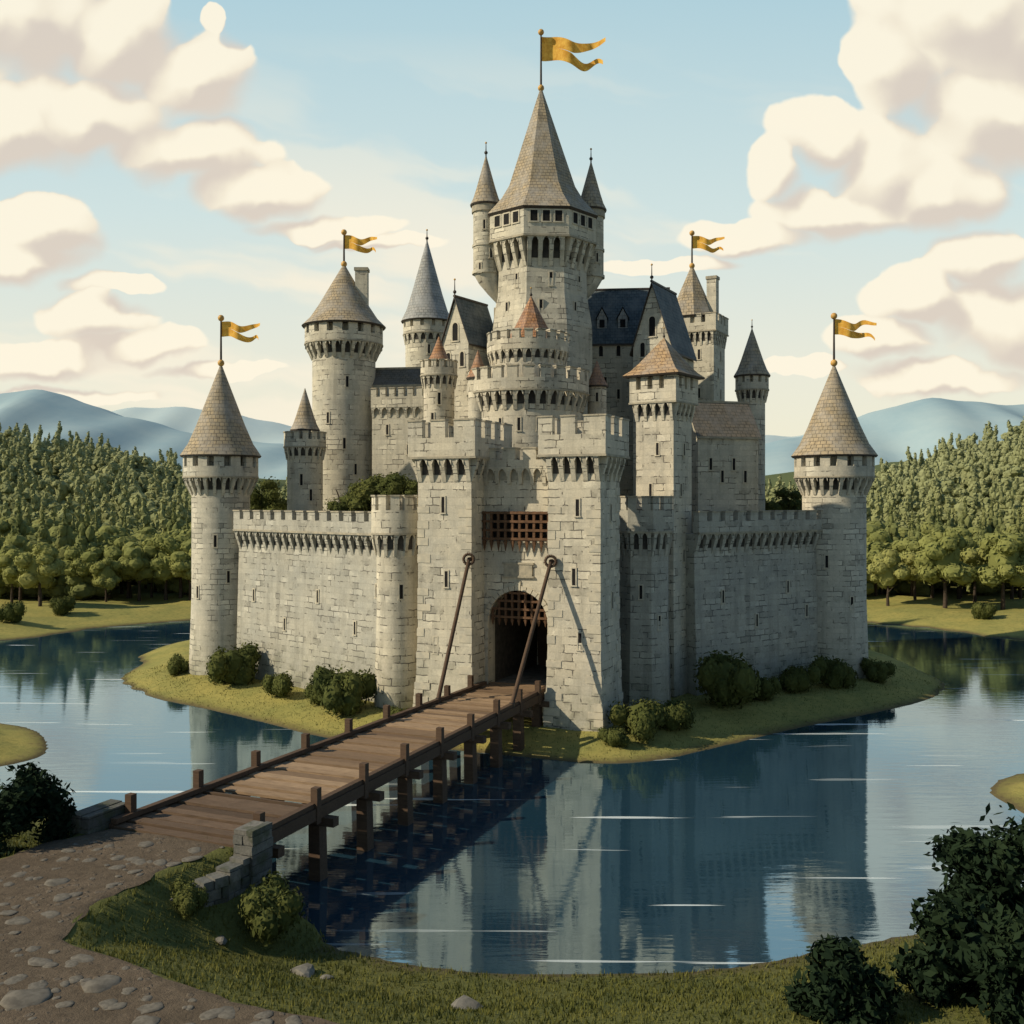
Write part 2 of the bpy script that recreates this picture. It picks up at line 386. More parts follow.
def tower(name,label,cat,sh,px,d,zc0,zc1,zm,wmat,rot=0.,flare=.5,roof=None,zr=None,base=0.,slits=(),group=None,merl=(.9,.6),fo=.4,taper=.25,body='wall',parent=None,zpar=None,sp=1.05,drum=True):
    t=parent or thing(name,label,cat,(X(px,d),d,0),rot,group)
    mb=MB(); side(mb,sh,taper,base-1.5,0,base+8.); side(mb,sh,0,base+8.,0,zc1+.05); cap(mb,sh,0,zc1+.05)
    make(mb,body,wmat,t)
    mb=MB(); corbels(mb,sh,flare,zc0,zc1,sp,.36*sp); make(mb,'machicolation',[wmat,M['shade']],t)
    zp=zpar if zpar else zc1+(zm-zc1)*.5
    mb=MB(); ti=flare-.5; ring(mb,sh,ti,flare,zc1,zp)
    ring(mb,sh,flare-.1,flare+.06,zc1-.02,zc1+.14,1)
    merlons(mb,sh,ti,flare,zp,zm-(0. if roof else .13),merl[0],merl[1],1,roof is None)
    make(mb,'battlement',[wmat,M['cap']],t)
    if roof:
        mb=MB(); side(mb,sh,-.12,zc1,-.12,zm+.05); make(mb,'drum',wmat,t)
        coneroof(t,sh,flare+fo,zm,zr,roof)
    for a,z in slits: rwin(t,sh,a,z)
    return t

# ------------------------------------------------------------------ terrain
def smooth_poly(P,k=5):
    out=[]; n=len(P)
    for i in range(n):
        p0,p1,p2,p3=[np.array(P[(i+j-1)%n],float) for j in range(4)]
        for s in range(k):
            t=s/k; out.append(.5*((2*p1)+(-p0+p2)*t+(2*p0-5*p1+4*p2-p3)*t*t+(-p0+3*p1-3*p2+p3)*t**3))
    return np.array(out)
LAKE=smooth_poly([(-64,66),(-35,66),(-27,63),(-21,57),(-14,51.5),(-11.6,48.5),(-12,46.5),(-9.5,44.6),(-4.6,42.2),(-.5,41.2),(4.3,41.2),(8.5,41.6),(13,43.2),(17,44.7),(21,46.3),(26,50),(30,56),(31,62),(31,66.5),(35,71),(45,74),(75,76),(140,80),(150,105),(140,130),(100,136),(69,139),(62,150),(54,158),(30,178),(0,186),(-30,178),(-50,161),(-61,152),(-68.6,138),(-100,132),(-140,125),(-150,105),(-140,92),(-70,91),(-44,87.5),(-35.5,78.5),(-36.5,73),(-45,71)])
def gp(px,py,z=0.):
    d=(CH-z)*F/(py-HY); return (X(px,d),d)
ISL=smooth_poly([gp(118,680),gp(150,697),gp(200,708),gp(260,722),gp(320,737),gp(380,744),gp(450,750),gp(520,757),gp(600,764),gp(660,760),gp(720,747),gp(800,728),gp(880,712),gp(930,699),gp(948,686),gp(925,671),(46,128),(38,146),(0,153),(-38,146),(-46,128),gp(140,665)],4)
PATHR=[(-12.5,45.9),(-14.8,41.8),(-15.9,38.2),(-15.6,35.8),(-12.7,34.1),(-9.0,31.7),(-5.1,30.1),(0,27),(5,22)]
PATHL=[(-18.9,47.9),(-20.2,46.8),(-21.3,45.3),(-22.6,43.2),(-25.5,41),(-29,39),(-32,35),(-33,27),(-32,20)]
PAD=np.array([(-19.6,48.1),(-12.0,45.6)]+PATHR[1:]+PATHL[::-1][:-1]+[(-20.5,48.2)],float)
def sd(P,x,y):
    P=np.asarray(P); Q=np.roll(P,-1,0); d2=np.full(x.shape,1e18); ins=np.zeros(x.shape,bool)
    for (ax,ay),(bx,by) in zip(P,Q):
        ex,ey=bx-ax,by-ay; L=ex*ex+ey*ey+1e-12
        t=np.clip(((x-ax)*ex+(y-ay)*ey)/L,0,1); d2=np.minimum(d2,(x-ax-t*ex)**2+(y-ay-t*ey)**2)
        c=(ay>y)!=(by>y)
        if abs(ey)>1e-12: ins^=c&(x<ax+(y-ay)*ex/ey)
    d=np.sqrt(d2); return np.where(ins,d,-d)
def ss(t): t=np.clip(t,0,1); return t*t*(3-2*t)
def height(x,y):
    x=np.asarray(x,float);y=np.asarray(y,float)
    dl=sd(LAKE,x,y); di=sd(ISL,x,y); w=np.minimum(dl,-di)
    nz=.5*np.sin(x*.31+1.3*np.sin(y*.17))+.5*np.sin(y*.27+x*.11+2.)
    sm=.5*np.sin(x*1.3+y*.7)+.5*np.sin(y*1.7-x*.9)
    nf=1-ss((y-60)/35)
    d=-dl
    main=nf*(3.2*ss(d/12.)+.25*nz*ss(d/5.))+(1-nf)*(1.5*ss(d/14.)+.5*nz*ss(d/20.))
    main=main+ss((y-190)/225)*(11+np.where(x<0,24,28)*ss((np.abs(x)-np.where(x<0,72,98))/135))*(1+.05*nz)
    main=main+.05*sm*ss(d/2.)+.12*ss(d/.6)
    isl=1.1*ss(di/6.)+.12*ss(di/.5)+.06*sm*ss(di/2.)
    pad=sd(PAD,x,y); hp=3.60-np.maximum(0,-pad)*.75
    main=np.where(y<60,np.where(pad>0,3.60,np.maximum(main,hp)),main)
    return np.where(di>0,isl,np.where(dl>0,-np.minimum(2.,w*.6+.05),main))
def hz(x,y): return float(height(np.array([x]),np.array([y]))[0])
def onground(px,py,z=2.):
    for _ in range(8):
        x,y=gp(px,py,z); z=.5*z+.5*hz(x,y)
    x,y=gp(px,py,z); return x,y,hz(x,y)
def axis(parts):
    out=[]
    for a,b,st in parts: out+=list(np.arange(a,b-1e-6,st))
    return out
xs=axis([(-45,45,.5),(45,160,3)]); 
xs=sorted(set([round(v,3) for v in xs]+[round(-v,3) for v in axis([(45,160,3)])]))
g=160.; ext=[]
while g<6500: ext.append(g); g*=1.16
xs=np.array([-v for v in ext[::-1]]+xs+ext)
ys=axis([(-60,20,5),(20,100,.5),(100,440,3)]); g=440.
while g<6500: ys.append(g); g*=1.15
ys=np.array(ys)
XX,YY=np.meshgrid(xs,ys); HH=height(XX.ravel(),YY.ravel())
nx,ny=len(xs),len(ys)
idx=np.arange(nx*ny).reshape(ny,nx); fc=np.stack([idx[:-1,:-1],idx[:-1,1:],idx[1:,1:],idx[1:,:-1]],-1).reshape(-1,4)
me=bpy.data.meshes.new('ground'); me.from_pydata(np.stack([XX.ravel(),YY.ravel(),HH],-1).tolist(),[],fc.tolist())
me.polygons.foreach_set('use_smooth',[True]*len(me.polygons))
m,nt=newmat('ground_grass'); g=NT(nt); geo=g.n('ShaderNodeNewGeometry'); P=geo.outputs['Position']
sx=g.n('ShaderNodeSeparateXYZ'); g.link(P,sx.inputs[0])
n1,_=g.noise(P,.25,4.,.6); n2,_=g.noise(P,1.8,5.,.7); n3,_=g.noise(P,9.,4.,.7)
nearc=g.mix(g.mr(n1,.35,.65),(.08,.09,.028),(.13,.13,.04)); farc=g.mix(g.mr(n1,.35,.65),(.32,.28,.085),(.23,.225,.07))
c=g.mix(g.mr(sx.outputs[1],50.,66.,0.,1.,True),nearc,farc)  # shade over the near bank painted in as darker grass
c=g.mix(g.mr(n2,.48,.7,0.,.5),c,(.07,.08,.026))
c=g.mix(g.mr(n3,.55,.75,0.,.4),c,(.24,.21,.09))
c=g.mix(g.mr(g.math('ADD',sx.outputs[2],g.math('MULTIPLY',g.math('SUBTRACT',n2,.5),.4)),.02,.28,.9,0.,True),c,(.09,.07,.04))
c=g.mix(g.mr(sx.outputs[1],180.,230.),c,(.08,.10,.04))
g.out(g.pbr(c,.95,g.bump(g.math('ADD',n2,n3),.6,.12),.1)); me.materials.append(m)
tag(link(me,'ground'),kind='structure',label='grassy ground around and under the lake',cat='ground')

def smooth_open(P):
    P=[2*np.array(P[0])-np.array(P[1])]+[np.array(p,float) for p in P]+[2*np.array(P[-1])-np.array(P[-2])]; out=[]
    for i in range(1,len(P)-2):
        p0,p1,p2,p3=P[i-1:i+3]
        for s in range(6):
            t=s/6; out.append(.5*((2*p1)+(-p0+p2)*t+(2*p0-5*p1+4*p2-p3)*t*t+(-p0+3*p1-3*p2+p3)*t**3))
    out.append(P[-2]); return np.array(out)
def resample(P,n):
    P=smooth_open(P); s=np.concatenate([[0],np.cumsum(np.hypot(*np.diff(P,axis=0).T))]); t=np.linspace(0,s[-1],n)
    return np.stack([np.interp(t,s,P[:,0]),np.interp(t,s,P[:,1])],-1)
A=resample(PATHL,60);B=resample(PATHR,60); V=[];FF=[]
for i in range(60):
    for k in range(31):
        w=k/30; p=A[i]*(1-w)+B[i]*w
        wob=.18*math.sin(i*.9)+.12*math.sin(i*2.3+1)
        p=p+(B[i]-A[i])/np.linalg.norm(B[i]-A[i])*wob*(1 if w in(0,1) else .0)
        V.append((p[0],p[1],3.60+.035+.02*math.sin(p[0]*2.1)*math.sin(p[1]*1.7)-(.05 if w in(0,1) else 0)))
for i in range(59):
    for k in range(30): a=i*31+k; FF.append((a,a+31,a+32,a+1))
me=bpy.data.meshes.new('path'); me.from_pydata(V,[],FF); me.polygons.foreach_set('use_smooth',[True]*len(FF))
m,nt=newmat('dirt_path'); g=NT(nt); geo=g.n('ShaderNodeNewGeometry'); P=geo.outputs['Position']
n1,_=g.noise(P,.45,4.,.6); n2,_=g.noise(P,3.2,6.,.75); n4,_=g.noise(P,14.,4.,.7)
_,wc=g.noise(P,2.,3.)
v2=g.n('ShaderNodeTexVoronoi'); g.set(v2.inputs['Vector'],g.vm('ADD',P,g.scale(wc,.35))); v2.inputs['Scale'].default_value=2.2; v2.inputs['Randomness'].default_value=1.
peb=g.math('MULTIPLY',g.mr(v2.outputs['Distance'],.24,.31,1.,0.),g.mr(n1,.46,.56))
c=g.mix(g.mr(n1,.3,.7),(.10,.078,.055),(.145,.112,.08))
c=g.mix(g.mr(n2,.42,.7,0.,.7),c,(.055,.042,.03))
c=g.mix(g.mr(n4,.55,.75,0.,.5),c,(.17,.145,.11))
c=g.mix(g.math('MULTIPLY',peb,.5),c,(.14,.125,.105))
g.out(g.pbr(c,.95,g.bump(g.math('ADD',g.math('MULTIPLY',peb,.8),g.math('ADD',n2,g.math('MULTIPLY',n4,.5))),.8,.1),.1)); me.materials.append(m)
tag(link(me,'path'),kind='structure',label='brown dirt path leading to the bridge',cat='path')

mb=MB(); mb.quad([(-600,20,0),(600,20,0),(600,260,0),(-600,260,0)])
m,nt=newmat('lake_water'); g=NT(nt); geo=g.n('ShaderNodeNewGeometry'); P=geo.outputs['Position']
w1,_=g.noise(g.vm('MULTIPLY',P,(.35,1.6,1.)),1.,2.,.5); w2,_=g.noise(g.vm('MULTIPLY',P,(1.2,5.5,1.)),1.,3.,.6)
bn=g.bump(g.math('ADD',w1,g.math('MULTIPLY',w2,.3)),.085,.10)
w3,_=g.noise(g.vm('MULTIPLY',P,(.03,.05,1.)),1.,3.,.5)
deep=g.mix(g.mr(w3,.35,.65),(.011,.038,.066),(.023,.064,.095))
df=g.n('ShaderNodeBsdfDiffuse'); g.set(df.inputs[0],deep)
gl=g.n('ShaderNodeBsdfGlossy'); g.set(gl.inputs['Color'],(.62,.78,.88)); g.set(gl.inputs['Roughness'],.025); g.link(bn,gl.inputs['Normal'])
fr=g.n('ShaderNodeFresnel'); fr.inputs[0].default_value=1.33
fac=g.math('MULTIPLY_ADD',fr.outputs[0],.65,.36,True)
mx=g.n('ShaderNodeMixShader'); g.link(fac,mx.inputs[0]); g.link(df.outputs[0],mx.inputs[1]); g.link(gl.outputs[0],mx.inputs[2])
s1,_=g.noise(g.vm('MULTIPLY',P,(.06,1.1,1.)),1.,2.,.45); s2,_=g.noise(g.vm('MULTIPLY',P,(.02,.06,1.)),1.,2.,.5)
glint=g.math('MULTIPLY',g.mr(s1,.665,.685),g.mr(s2,.42,.55))  # white highlight streaks painted onto the water
fo=g.n('ShaderNodeBsdfDiffuse'); g.set(fo.inputs[0],(.75,.82,.82))
m2=g.n('ShaderNodeMixShader'); g.link(g.math('MULTIPLY',glint,.7),m2.inputs[0]); g.link(mx.outputs[0],m2.inputs[1]); g.link(fo.outputs[0],m2.inputs[2])
g.out(m2.outputs[0])
tag(make(mb,'water',m),kind='structure',label='blue lake water surrounding the castle',cat='water')

def mountains(name,label,ridge,D,depth,c1,c2,seed):
    rnd=np.random.RandomState(seed); px=np.arange(-900,1950,8.); rp=np.array(ridge,float)
    top=np.interp(px,rp[:,0],rp[:,1]); ker=np.hanning(9); ker/=ker.sum(); top=np.convolve(np.pad(top,4,'edge'),ker,'valid')
    V=[];n=len(px);K=16; ph=rnd.rand(12)*6
    for i,p in enumerate(px):
        jag=1.4*math.sin(p*.05+ph[0])+.9*math.sin(p*.13+ph[1])
        x=X(p,D); zt=Z(top[i]+jag,D)
        for k in range(K):
            t=k/(K-1); prof=1-abs(2*t-1)**1.25
            fold=.06*math.sin(p*.03+t*6+ph[3])*math.sin(2*t*PI)**2+.04*math.sin(p*.09-t*9+ph[4])*math.sin(2*t*PI)**2
            V.append((x,D-depth+2*depth*t,(zt+60)*(prof+fold)-60))
    FF=[(i*K+k,(i+1)*K+k,(i+1)*K+k+1,i*K+k+1) for i in range(n-1) for k in range(K-1)]
    me=bpy.data.meshes.new(name); me.from_pydata(V,[],FF); me.polygons.foreach_set('use_smooth',[True]*len(FF))
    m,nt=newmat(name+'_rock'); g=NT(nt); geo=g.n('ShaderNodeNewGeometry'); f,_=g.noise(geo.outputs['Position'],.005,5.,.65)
    g.out(g.pbr(g.mix(g.mr(f,.35,.65),c1,c2),1.,None,0.)); me.materials.append(m)  # blue aerial haze baked into the rock colours
    tag(link(me,name),kind='structure',label=label,cat='mountains')
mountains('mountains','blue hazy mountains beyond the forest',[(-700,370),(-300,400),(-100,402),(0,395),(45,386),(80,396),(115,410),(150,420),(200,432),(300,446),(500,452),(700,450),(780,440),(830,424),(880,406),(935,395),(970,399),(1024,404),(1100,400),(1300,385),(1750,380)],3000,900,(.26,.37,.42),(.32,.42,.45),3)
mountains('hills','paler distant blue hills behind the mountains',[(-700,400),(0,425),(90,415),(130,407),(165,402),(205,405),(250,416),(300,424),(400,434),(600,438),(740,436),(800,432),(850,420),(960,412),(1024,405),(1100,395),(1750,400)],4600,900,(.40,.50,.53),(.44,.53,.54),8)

# ------------------------------------------------------------------ foliage meshes
def ico(sub=1):
    bm=bmesh.new(); bmesh.ops.create_icosphere(bm,subdivisions=sub,radius=1.); v=np.array([p.co[:] for p in bm.verts]); f=np.array([[q.index for q in p.verts] for p in bm.faces]); bm.free(); return v,f
ICO1=ico(2); ICO0=ico(1)
def leaves(rs,c,n,size,aspect=1.6):
    N=len(c); n=n/np.linalg.norm(n,axis=1,keepdims=True)
    t=np.cross(n,rs.randn(N,3)); t/=np.linalg.norm(t,axis=1,keepdims=True); b=np.cross(n,t)
    s=(size*(.6+.8*rs.rand(N)))[:,None]
    v=np.stack([c-b*s*aspect*.5,c+t*s*.42-b*s*.05,c+b*s*aspect*.5,c-t*s*.42-b*s*.05],1).reshape(-1,3)
    f=np.arange(N*4).reshape(-1,4); return v,f
def clumpmesh(name,clumps,per,size,seed,mat,aspect=1.6,core=.72,sub=0,out=.9,jit=.22):
    rs=np.random.RandomState(seed); VS=[];Q=[];T=[];off=0
    iv,if_=(ICO1 if sub else ICO0)
    for c,r in clumps:
        c=np.array(c,float); r=np.array(r,float)
        d=rs.randn(per,3); d/=np.linalg.norm(d,axis=1,keepdims=True)
        rad=1-jit+2*jit*rs.rand(per)**1.
        p=c+d*r*rad[:,None]; v,f=leaves(rs,p,d*out+rs.randn(per,3)*.45,size,aspect)
        VS.append(v);Q.append(f+off);off+=len(v)
        if core:
            cv=c+iv*r*core*(.9+.25*rs.rand(len(iv),1)); VS.append(cv); T.append(if_+off); off+=len(cv)
    V=np.concatenate(VS); faces=np.concatenate(Q).tolist()+(np.concatenate(T).tolist() if T else [])
    me=bpy.data.meshes.new(name); me.from_pydata(V.tolist(),[],faces); me.materials.append(mat); return me
def round_clumps(seed,h,r,zc,rz,k=12,cr=.42):
    rs=random.Random(seed); out=[((0,0,zc),(r*.6,r*.6,rz*.65))]
    for i in range(k):
        a=rs.random()*2*PI; e=rs.uniform(-.75,1.); q=math.sqrt(max(0,1-e*e))*rs.uniform(.55,.8)
        s=cr*rs.uniform(.75,1.2); out.append(((r*q*math.cos(a),r*q*math.sin(a),zc+rz*e*.68),(r*s,r*s,r*s*.8)))
    return out
def trunkmesh(name,h,r,limbs,seed,mat):
    rs=random.Random(seed); mb=MB(); p=Vector((0,0,-.4)); q=p
    for k in range(4):
        q=Vector((rs.uniform(-.15,.15)*h*.06,rs.uniform(-.15,.15)*h*.06,h*(k+1)/4)); mb.tube(p,q,r*(1-k*.2),r*(1-(k+1)*.2),8); p=q
    for k in range(limbs):
        a=rs.random()*2*PI; z=h*rs.uniform(.4,.85); mb.tube((0,0,z),(math.cos(a)*h*.22,math.sin(a)*h*.22,z+h*.22),r*.35,r*.12,6)
    o=make(mb,name,mat); me=o.data; bpy.data.objects.remove(o); return me
ROUND=[];PINE=[];PALE=[];COURT=[]
for s in range(4):
    H=11.; tm=trunkmesh('trunk',6.5,.32,4,s,M['bark']); cl=round_clumps(s+10,H,3.6,6.4,4.6,16)
    ROUND.append((clumpmesh('crown',cl,60,.5,s,M['lf_round'],out=2.6,jit=.08,core=.93,sub=1),tm)); PALE.append((clumpmesh('crown',cl,100,.36,s+9,M['lf_pale'],out=2.,jit=.12,core=.88,sub=1),tm))
    COURT.append((clumpmesh('crown',round_clumps(s+60,H,3.0,7.6,3.2,16,.36),170,.2,s+9,M['lf_bush'],out=1.2,jit=.18,core=.8),tm))
def pine_clumps(seed,h,r):
    rs=random.Random(seed); out=[]; tiers=9
    for k in range(tiers):
        t=k/(tiers-1); z=h*(.13+.87*t); rr=r*(1-t)**.85+.2; n=max(1,int(5*(1-t)+1))
        for i in range(n):
            a=2*PI*(i/n)+rs.random()*1.5; q=rr*.5*(n>1)*rs.uniform(.8,1.2); out.append(((q*math.cos(a),q*math.sin(a),z+rs.uniform(-.3,.3)),(rr*.62,rr*.62,h*.09+.15)))
    return out
for s in range(3):
    PINE.append((clumpmesh('crown',pine_clumps(s+3,13.8,3.0),34,.45,s+40,M['lf_pine'],1.6,.93,out=2.6,jit=.09,sub=1),trunkmesh('trunk',11.,.26,0,s,M['bark'])))
def plant(kindlist,i,name,label,cat,x,y,sc,group,rz,zs=1.):
    t=thing(name,label,cat,(x,y,hz(x,y)-.1),rz,group); t.scale=(sc,sc,sc*zs)
    link(kindlist[i][0],'crown',t); link(kindlist[i][1],'trunk',t); return t

rnd=random.Random(7)
for px,py,hp in ((40,606,72),(84,600,64),(128,598,68),(166,600,76),(106,602,50),(12,604,60),(190,600,64)):
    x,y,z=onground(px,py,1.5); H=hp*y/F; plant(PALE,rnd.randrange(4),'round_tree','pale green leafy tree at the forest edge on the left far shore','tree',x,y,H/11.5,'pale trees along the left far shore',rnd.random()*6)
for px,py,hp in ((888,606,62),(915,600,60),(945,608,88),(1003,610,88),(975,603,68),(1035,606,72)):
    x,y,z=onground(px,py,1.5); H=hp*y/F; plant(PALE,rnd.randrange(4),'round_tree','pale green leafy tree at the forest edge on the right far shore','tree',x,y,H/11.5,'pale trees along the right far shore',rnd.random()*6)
slots=[]
y=180.
while y<440:
    st=5.2+(y-182)*.012
    x=-.62*y
    while x<.62*y:
        xx=x+rnd.uniform(-2.2,2.2); yy=y+rnd.uniform(-2.2,2.2); slots.append((xx,yy)); x+=st
    y+=5.2+(y-182)*.02
sl=np.array(slots); dl=sd(LAKE,sl[:,0],sl[:,1]); sl=sl[dl<-13]
u=sl[:,0]/sl[:,1]; vis=((u<-.205)&(u>-.53))|((u>.235)&(u<.53))
near=[tuple(p) for p in sl[vis]]; near.sort(key=lambda p:p[1]); indiv=near[:215]; rest=near[215:]+[tuple(p) for p in sl[~vis] if p[1]<330]
for (x,y) in indiv:
    sidew='left' if x<0 else 'right'
    if rnd.random()<(.75 if y<215 else .5):
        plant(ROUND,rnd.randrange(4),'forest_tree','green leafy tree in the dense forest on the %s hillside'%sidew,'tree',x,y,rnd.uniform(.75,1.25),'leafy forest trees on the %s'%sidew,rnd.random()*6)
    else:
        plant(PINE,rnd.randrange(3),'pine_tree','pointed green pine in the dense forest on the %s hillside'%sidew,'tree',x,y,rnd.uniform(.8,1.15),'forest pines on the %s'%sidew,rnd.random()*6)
rs=np.random.RandomState(5)
vars_=[]
for s in range(3):
    for cl,per,sz in ((pine_clumps(s+20,13.,3.1)[::2],14,.8),(round_clumps(s+30,11,3.8,6.3,4.6,8),22,.8)):
        me=clumpmesh('tmp',cl,per,sz,s,M['lf_far'],1.4,.95,out=2.8,jit=.07); nv=len(me.vertices); v=np.empty(nv*3); me.vertices.foreach_get('co',v); v=v.reshape(-1,3)
        q=[tuple(p.vertices) for p in me.polygons]; vars_.append((v,q)); bpy.data.meshes.remove(me)
RX=np.array([p[0] for p in rest]);RY=np.array([p[1] for p in rest]); RZ=height(RX,RY)
VS=[];FS=[];off=0
for i in range(len(rest)):
    v,q=vars_[rs.randint(6)] if rs.rand()<.6 else vars_[2*rs.randint(3)]; a=rs.rand()*6.28; s=rs.uniform(.75,1.25)
    vv=np.stack([v[:,0]*math.cos(a)-v[:,1]*math.sin(a),v[:,0]*math.sin(a)+v[:,1]*math.cos(a),v[:,2]],-1)*s+np.array([RX[i],RY[i],RZ[i]-.3])
    VS.append(vv); FS+=[tuple(k+off for k in f) for f in q]; off+=len(vv)
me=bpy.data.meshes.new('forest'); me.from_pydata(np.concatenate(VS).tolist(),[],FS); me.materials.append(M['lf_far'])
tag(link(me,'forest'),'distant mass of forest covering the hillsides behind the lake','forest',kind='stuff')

BUSH=[clumpmesh('bush',[((rnd.uniform(-.7,.7),rnd.uniform(-.6,.6),rnd.uniform(.25,.75)),(.40,.40,.38)) for _ in range(10)]+[((0,0,.5),(.7,.6,.55))],190,.085,s+70,M['lf_bush'],1.5,.82,1,1.2,.16) for s in range(4)]
def bush(px,py,rp,label,zg=1.,i=None,mat=None,name='bush'):
    x,y,z=onground(px,py,zg); r=rp*y/F
    i=rnd.randrange(4) if i is None else i
    o=link(BUSH[i],name,None,(x,y,z-.1),rnd.random()*6); o.scale=(r,r,r*1.3); tag(o,label,'bush'); return o
for a in ((179,673,13,'small bush left of the left round outer tower, at its foot'),(232,684,28,'large rounded bush at the foot of the left outer tower where the wall starts'),(281,697,18,'small bush midway along the foot of the left curtain wall'),(345,710,32,'widest bush under the left curtain wall near the round turret'),(318,704,16,'low bush just left of the widest bush under the left curtain wall'),
 (640,736,26,'dark bush beside the right corner of the gate tower'),(672,730,22,'dark low bush at the foot of the octagonal turret right of the gate'),(725,706,36,'tall dark bush at the foot of the right curtain wall near the square tower'),(762,700,18,'low bush beside the tall dark bush under the right curtain wall'),(798,692,20,'dark bush under the right end of the right curtain wall'),(831,686,22,'pointed dark bush against the left side of the right outer tower'),(878,680,16,'small bush to the right of the right outer tower'),
 (64,614,13,'small round bush on the left far shore beneath the trees'),(10,622,15,'low bush on the left far shore at the edge of the picture'),(985,619,12,'small bush on the right far shore between two pale trees'),(614,746,14,'tiny bush touching the gate tower corner by the shore'),(398,722,12,'small plant at the foot of the round turret left of the gate')): bush(*a)

# ------------------------------------------------------------------ castle
d=107; t=tower('outer_tower','tall round outer tower on the left shore end with brown cone roof and gold flag','tower',Sh('round',2.95),221,d,Z(495,d),Z(478,d),Z(456,d),M['round'],0,.85,M['roof'],Z(364,d),1.,[(-70,Z(620,d)),(-125,Z(590,d)),(-85,Z(540,d)),(-60,Z(575,d))],merl=(1.0,.7),fo=.32,taper=.35)
flagpole(t,(0,0),Z(364,d),Z(320,d),4.2,1.6,R(-5),.3)
d=105; t=tower('outer_tower','tall round outer tower at the right end with brown cone roof and gold flag','tower',Sh('round',3.15),834,d,Z(495,d),Z(478,d),Z(456,d),M['round'],0,.8,M['roof'],Z(364,d),1.,[(-120,Z(560,d)),(-75,Z(600,d)),(-100,Z(640,d))],merl=(1.0,.7),fo=.32,taper=.3)
flagpole(t,(0,0),Z(364,d),Z(318,d),4.0,1.6,R(-8),1.2)
def curtain(label,P1,P2,slits,zt=18.):
    dx,dy,L=nrm2(P1,P2); t=thing('curtain_wall',label,'castle wall',(P1[0],P1[1],0),math.atan2(dy,dx))
    mb=MB(); A=(0,0);B=(L,0)
    mb.hexa([(0,-.5,-1.5),(L,-.5,-1.5),(L,2.2,-1.5),(0,2.2,-1.5)],[(0,0,15.7),(L,0,15.7),(L,2.,15.7),(0,2.,15.7)]); make(mb,'wall',M['wall'],t)
    mb=MB(); n=round(L/1.15); st_=(L-.5)/n
    for i in range(n+1): archcorb(mb,A,B,.25+st_*i,.25+st_*(i+1) if i<n else None,.40,.66,14.0,15.9)
    make(mb,'machicolation',[M['wall'],M['shade']],t)
    mb=MB(); mb.block(A,B,0,L,-.08,.70,15.9,17.1); mb.block(A,B,0,L,.3,.78,15.88,16.06,mi=1); k=round((L+.7)/1.75); w=(L-(k-1)*.65)/k
    mb.block(A,B,0,L,-2.0,-.083,15.703,15.9)
    for i in range(k):
        a=i*(w+.65); mb.block(A,B,a,a+w,-.06,.69,17.1,zt-.13); mb.block(A,B,a-.05,a+w+.05,-.12,.77,zt-.13,zt,mi=1)
    make(mb,'battlement',[M['wall'],M['cap']],t)
    for s,z in slits: window(t,(s*L,-.01-.5*(15.7-z)/17.2,z),R(-90),.24,1.15)
curtain('long left curtain wall between the left outer tower and the round turret',(-27.8,104.4),(-10.0,88.6),[(.12,9.5),(.34,7.),(.55,10.),(.78,7.5),(.9,11.)])
curtain('shaded right curtain wall between the square tower and the right outer tower',(16.6,93.6),(31.4,103.6),[(.2,10.),(.45,7.5),(.7,10.5),(.85,8.)])
d=88.8; t=tower('wall_turret','pale round wall turret with battlements just left of the gatehouse','turret',Sh('round',1.85),398,d,Z(555,d),Z(534,d),Z(495,d),M['gate'],0,.45,None,None,1.,[(-75,Z(590,d)),(-75,Z(650,d))],merl=(.8,.45),zpar=Z(510,d),sp=1.)
d=89.6; t=tower('wall_turret','shaded octagonal wall turret with battlements just right of the gatehouse','turret',Sh('oct',2.15),643,d,Z(555,d),Z(532,d),Z(496,d),M['wall'],R(-12),.45,None,None,1.,[],merl=(.7,.45),zpar=Z(510,d),sp=.9)
for a,z in ((-90,Z(590,d)),(-135,Z(640,d)),(-45,Z(620,d))): window(t,(2.14*math.cos(R(a)),2.14*math.sin(R(a)),z),R(a),.24,1.15)
d=95; rt=R(-35); sh=Sh('rect',1.9)
t=tower('square_tower','tall square tower right of the gate with low brown pyramid roof','tower',sh,664,d,Z(422,d),Z(405,d),Z(377,d),M['gate'],rt,.45,M['roofw'],Z(338,d),1.,[],merl=(.7,.5),fo=.5,sp=.85,taper=.2)
for f in (-90,0):
    a=R(f); 
    for z,o in ((Z(450,d),.3),(Z(490,d),-.4),(Z(555,d),.2),(Z(625,d),-.2)):
        window(t,((1.89*math.cos(a) - o*math.sin(a)),(1.89*math.sin(a)+o*math.cos(a)),z),a,.26,1.1)
finial(t,(0,0),Z(339,d),Z(328,d),.05,.12)

